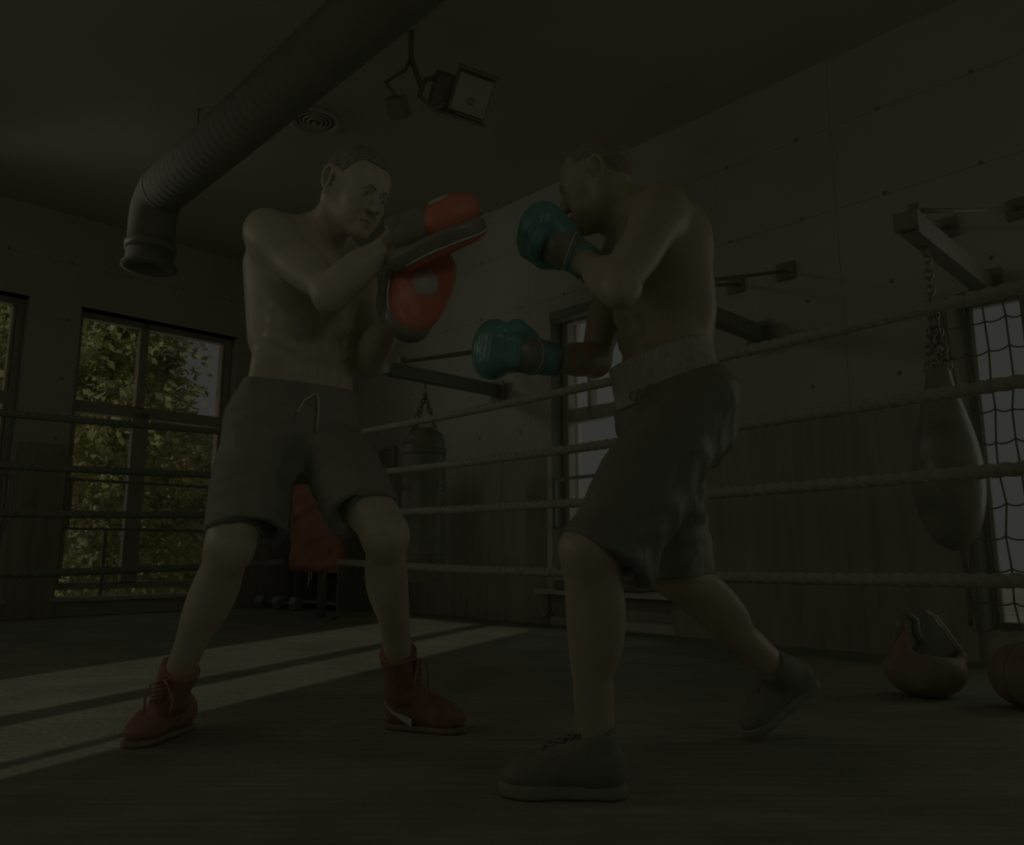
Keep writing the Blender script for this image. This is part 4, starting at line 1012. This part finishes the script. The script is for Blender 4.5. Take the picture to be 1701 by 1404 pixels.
# ------------------------------------------------------------------ boxing gloves
def glove(wr, dx, zb, sg, label, sc=.86):
    """dx points from wrist to knuckles, zb out of the back of the hand, sg = +1 right hand, -1 left hand"""
    wr = np.asarray(wr, float); ax = frame(dx, zb); P = lambda x, y, z: wr + ax[0] * x + ax[1] * y * sg + ax[2] * z
    o = thing('boxing_glove', wr, label, 'boxing glove', 'teal boxing gloves'); c = P(.10, 0, 0); o.scale = (sc, sc, sc)
    def loc(X, Y, Z): return [(X - wr[0]) * a[0] + (Y - wr[1]) * a[1] + (Z - wr[2]) * a[2] for a in ax]
    def pleat(X, Y, Z):
        x, y, z = loc(X, Y, Z); an = np.arctan2(z + .015, x - .150)
        return .0022 * np.sin(an * 26) * np.clip((-z - .0) / .03, 0, 1) * np.clip((x - .09) / .03, 0, 1)
    S = SDF(c - .20, c + .20, .0042)
    S.add(ell(P(.125, 0, .012), ax, (.082, .060, .050), pleat)); S.add(cap(P(.150, -.030, .002), P(.150, .030, .002), .056, .056, disp=pleat), .02)
    S.add(cap(P(.155, -.030, -.036), P(.155, .030, -.036), .040, .040, disp=pleat), .02); S.add(cap(P(.115, -.026, -.060), P(.115, .026, -.060), .025, .025, disp=pleat), .015)
    S.add(cap(P(.035, 0, .010), P(.12, 0, .022), .043, .052), .03)
    S.sub(cap(P(.085, -.05, -.052), P(.085, .05, -.052), .012, .012), .02)
    sdf_obj(S, 'fist', M_teal, o)
    S = SDF(c - .20, c + .20, .0042)
    S.add(cap(P(.055, .050, -.012), P(.100, .064, -.030), .026, .027)); S.add(cap(P(.100, .064, -.030), P(.150, .050, -.056), .027, .022), .015)
    sdf_obj(S, 'thumb', M_teal, o)
    S = SDF(c - .22, c + .20, .0042)
    S.add(cap(P(-.050, 0, 0), P(.055, 0, -.006), .0465, .053, n=ax[2], q=1.04)); S.add(ell(P(.075, .0, -.026), ax, (.055, .048, .034)), .02)
    S.cut(P(-.048, 0, 0), -ax[0], .004); S.sub(cap(P(-.10, 0, 0), P(-.03, 0, 0), .041, .041), .003)
    sdf_obj(S, 'cuff', M_blackl, o)
    def ring(x, r, w, z0=-.002, sq=1.06): return [P(x + w * math.sin(a), r * math.cos(a), z0 + r / sq * math.sin(a)) for a in np.linspace(0, 2 * PI, 41)[:-1]]
    for x, r, w, t, mt in ((-.044, .0470, .004, .0040, M_teal), (.030, .0530, .020, .0040, M_teal), (.040, .0540, .020, .0026, M_wht)):
        m = MB(); m.tube(ring(x, r, w), t, 7, closed=True); m.build('piping', mt, o, smooth=True)
    m = MB(); m.lathe(P(-.010, 0, 0), [(.0475, -.020), (.0502, -.016), (.0512, .016), (.0495, .020)], [ax[1], ax[2], ax[0]], 32); m.build('wrist_strap', M_teal, o, smooth=True)
    m = MB(); m.tube([P(.050, .046, -.02), P(.062, .049, -.002), P(.075, .050, .006), P(.095, .052, .004)], .004, 8); m.build('side_stripe', M_wht, o, smooth=True)
    return o
glove(JR['wrL'], A(-.085, .015, .075), A(.45, .35, .80), -1, 'teal boxing glove held up at the chin of the shaven-headed boxer')
glove(A(*JR['wrR']) + A(-.006, -.003, .002), A(-.93, -.36, .06), A(-.30, .92, .25), 1, 'teal boxing glove punching low towards the red mitts')

# ------------------------------------------------------------------ focus mitts
def mitt(c, dx, nz, sg, label):
    """dx towards the fingertips, nz out of the striking face"""
    c = np.asarray(c, float); ax = frame(dx, nz); P = lambda x, y, z: c + ax[0] * x + ax[1] * y * sg + ax[2] * z
    o = thing('focus_mitt', c, label, 'focus mitt', 'red focus mitts')
    def slab(z0, z1, hx, hy, rd, dome=0.0):
        def f(X, Y, Z):
            x, y, z = [(X - c[0]) * a[0] + (Y - c[1]) * a[1] + (Z - c[2]) * a[2] for a in ax]
            z = z - .9 * x * x + dome * ((x / hx) ** 2 + (y / hy) ** 2)          # the pad curls towards the striking side
            w = hy * (1 + .16 * x / hx)
            d2 = ((np.abs(x) / hx) ** 2.5 + (np.abs(y) / w) ** 2.5) ** .4
            a = (d2 - 1) * hy + rd; b = np.abs(z - (z0 + z1) / 2) - (z1 - z0) / 2 + rd
            return np.sqrt(np.maximum(a, 0) ** 2 + np.maximum(b, 0) ** 2) + np.minimum(np.maximum(a, b), 0) - rd + .0012 * np.sin(70 * x) * np.sin(60 * y)
        return f, c - .2, c + .2
    S = SDF(c - .19, c + .19, .004); S.add(slab(.0, .034, .122, .082, .014, .010)); sdf_obj(S, 'striking_pad', M_red, o)
    S = SDF(c - .19, c + .19, .004); S.add(slab(-.034, .008, .127, .087, .010)); S.add(ell(P(-.100, 0, -.006), ax, (.046, .060, .040)), .02); sdf_obj(S, 'pad_back', M_blackl, o)
    zf = lambda x: .9 * x * x + .034
    V = [P(.012, 0, zf(.012) + .0022)]; F = []; n = 28
    for i in range(n):
        a = 2 * PI * i / n; x, y = .012 + .036 * math.cos(a), .036 * math.sin(a); V.append(P(x, y, zf(x) + .0012 - .010 * ((x / .122) ** 2 + (y / .082) ** 2)))
    for i in range(n):
        a = 2 * PI * i / n; x, y = .012 + .0365 * math.cos(a), .0365 * math.sin(a); V.append(P(x, y, zf(x) - .004 - .010 * ((x / .122) ** 2 + (y / .082) ** 2)))
    F = [(0, 1 + i, 1 + (i + 1) % n) for i in range(n)] + [(1 + i, 1 + n + i, 1 + n + (i + 1) % n, 1 + (i + 1) % n) for i in range(n)]
    if sg < 0: F = [f[::-1] for f in F]
    link('target_circle', V, F, M_wht, o, None, True)
    rim = [P(x, y, .9 * x * x + .004) for x, y in [(.125 * np.sign(math.cos(a)) * abs(math.cos(a)) ** .8, .0855 * (1 + .16 * math.cos(a)) * np.sign(math.sin(a)) * abs(math.sin(a)) ** .8) for a in np.linspace(0, 2 * PI, 65)[:-1]]]
    m = MB(); m.tube(rim, .0035, 6, closed=True); m.build('piping', M_wht, o, smooth=True)
    S = SDF(c - .22, c + .22, .0042); S.add(ell(P(-.045, 0, -.052), ax, (.075, .056, .040))); S.add(cap(P(-.10, 0, -.055), P(-.02, 0, -.052), .045, .047), .02); S.cut(P(-.105, 0, -.05), -ax[0], .004)
    sdf_obj(S, 'hand_cover', M_blackl, o)
    S = SDF(c - .22, c + .22, .0042); S.add(ell(P(.052, 0, -.046), ax, (.082, .068, .050))); S.add(cap(P(.02, -.03, -.046), P(.02, .03, -.046), .034, .034), .02)
    S.cut(P(-.012, 0, 0), -ax[0], .003); sdf_obj(S, 'finger_pocket', M_red, o)
    m = MB(); m.lathe(P(.045, 0, -.0945), [(.0, .0022), (.026, .0012), (.030, -.002)], [ax[0], ax[1], -ax[2]], 24); m.build('back_patch', M_wht, o, smooth=True)
    m = MB(); m.lathe(P(-.082, 0, -.055), [(.047, -.020), (.0490, -.016), (.0495, .016), (.047, .020)], [ax[1], ax[2], ax[0]], 32); m.build('wrist_strap', M_blackl, o, smooth=True)
    m = MB(); m.tube([P(.120, .02, -.012), P(.136, .012, -.012), P(.145, 0, -.006), P(.136, -.012, -.012), P(.120, -.02, -.012)], .004, 7); m.build('hang_loop', M_wht, o, smooth=True)
    return o
mitt((-.186, 1.868, 1.278), A(.234, -.047, .092), A(.22, .56, -.80), -1, 'upper red focus mitt with black edge, held flat over the other mitt')
mitt((-.244, 1.955, 1.180), A(.28, .05, .95), A(.40, -.87, -.28), 1, 'lower red focus mitt with a white circle facing the camera')
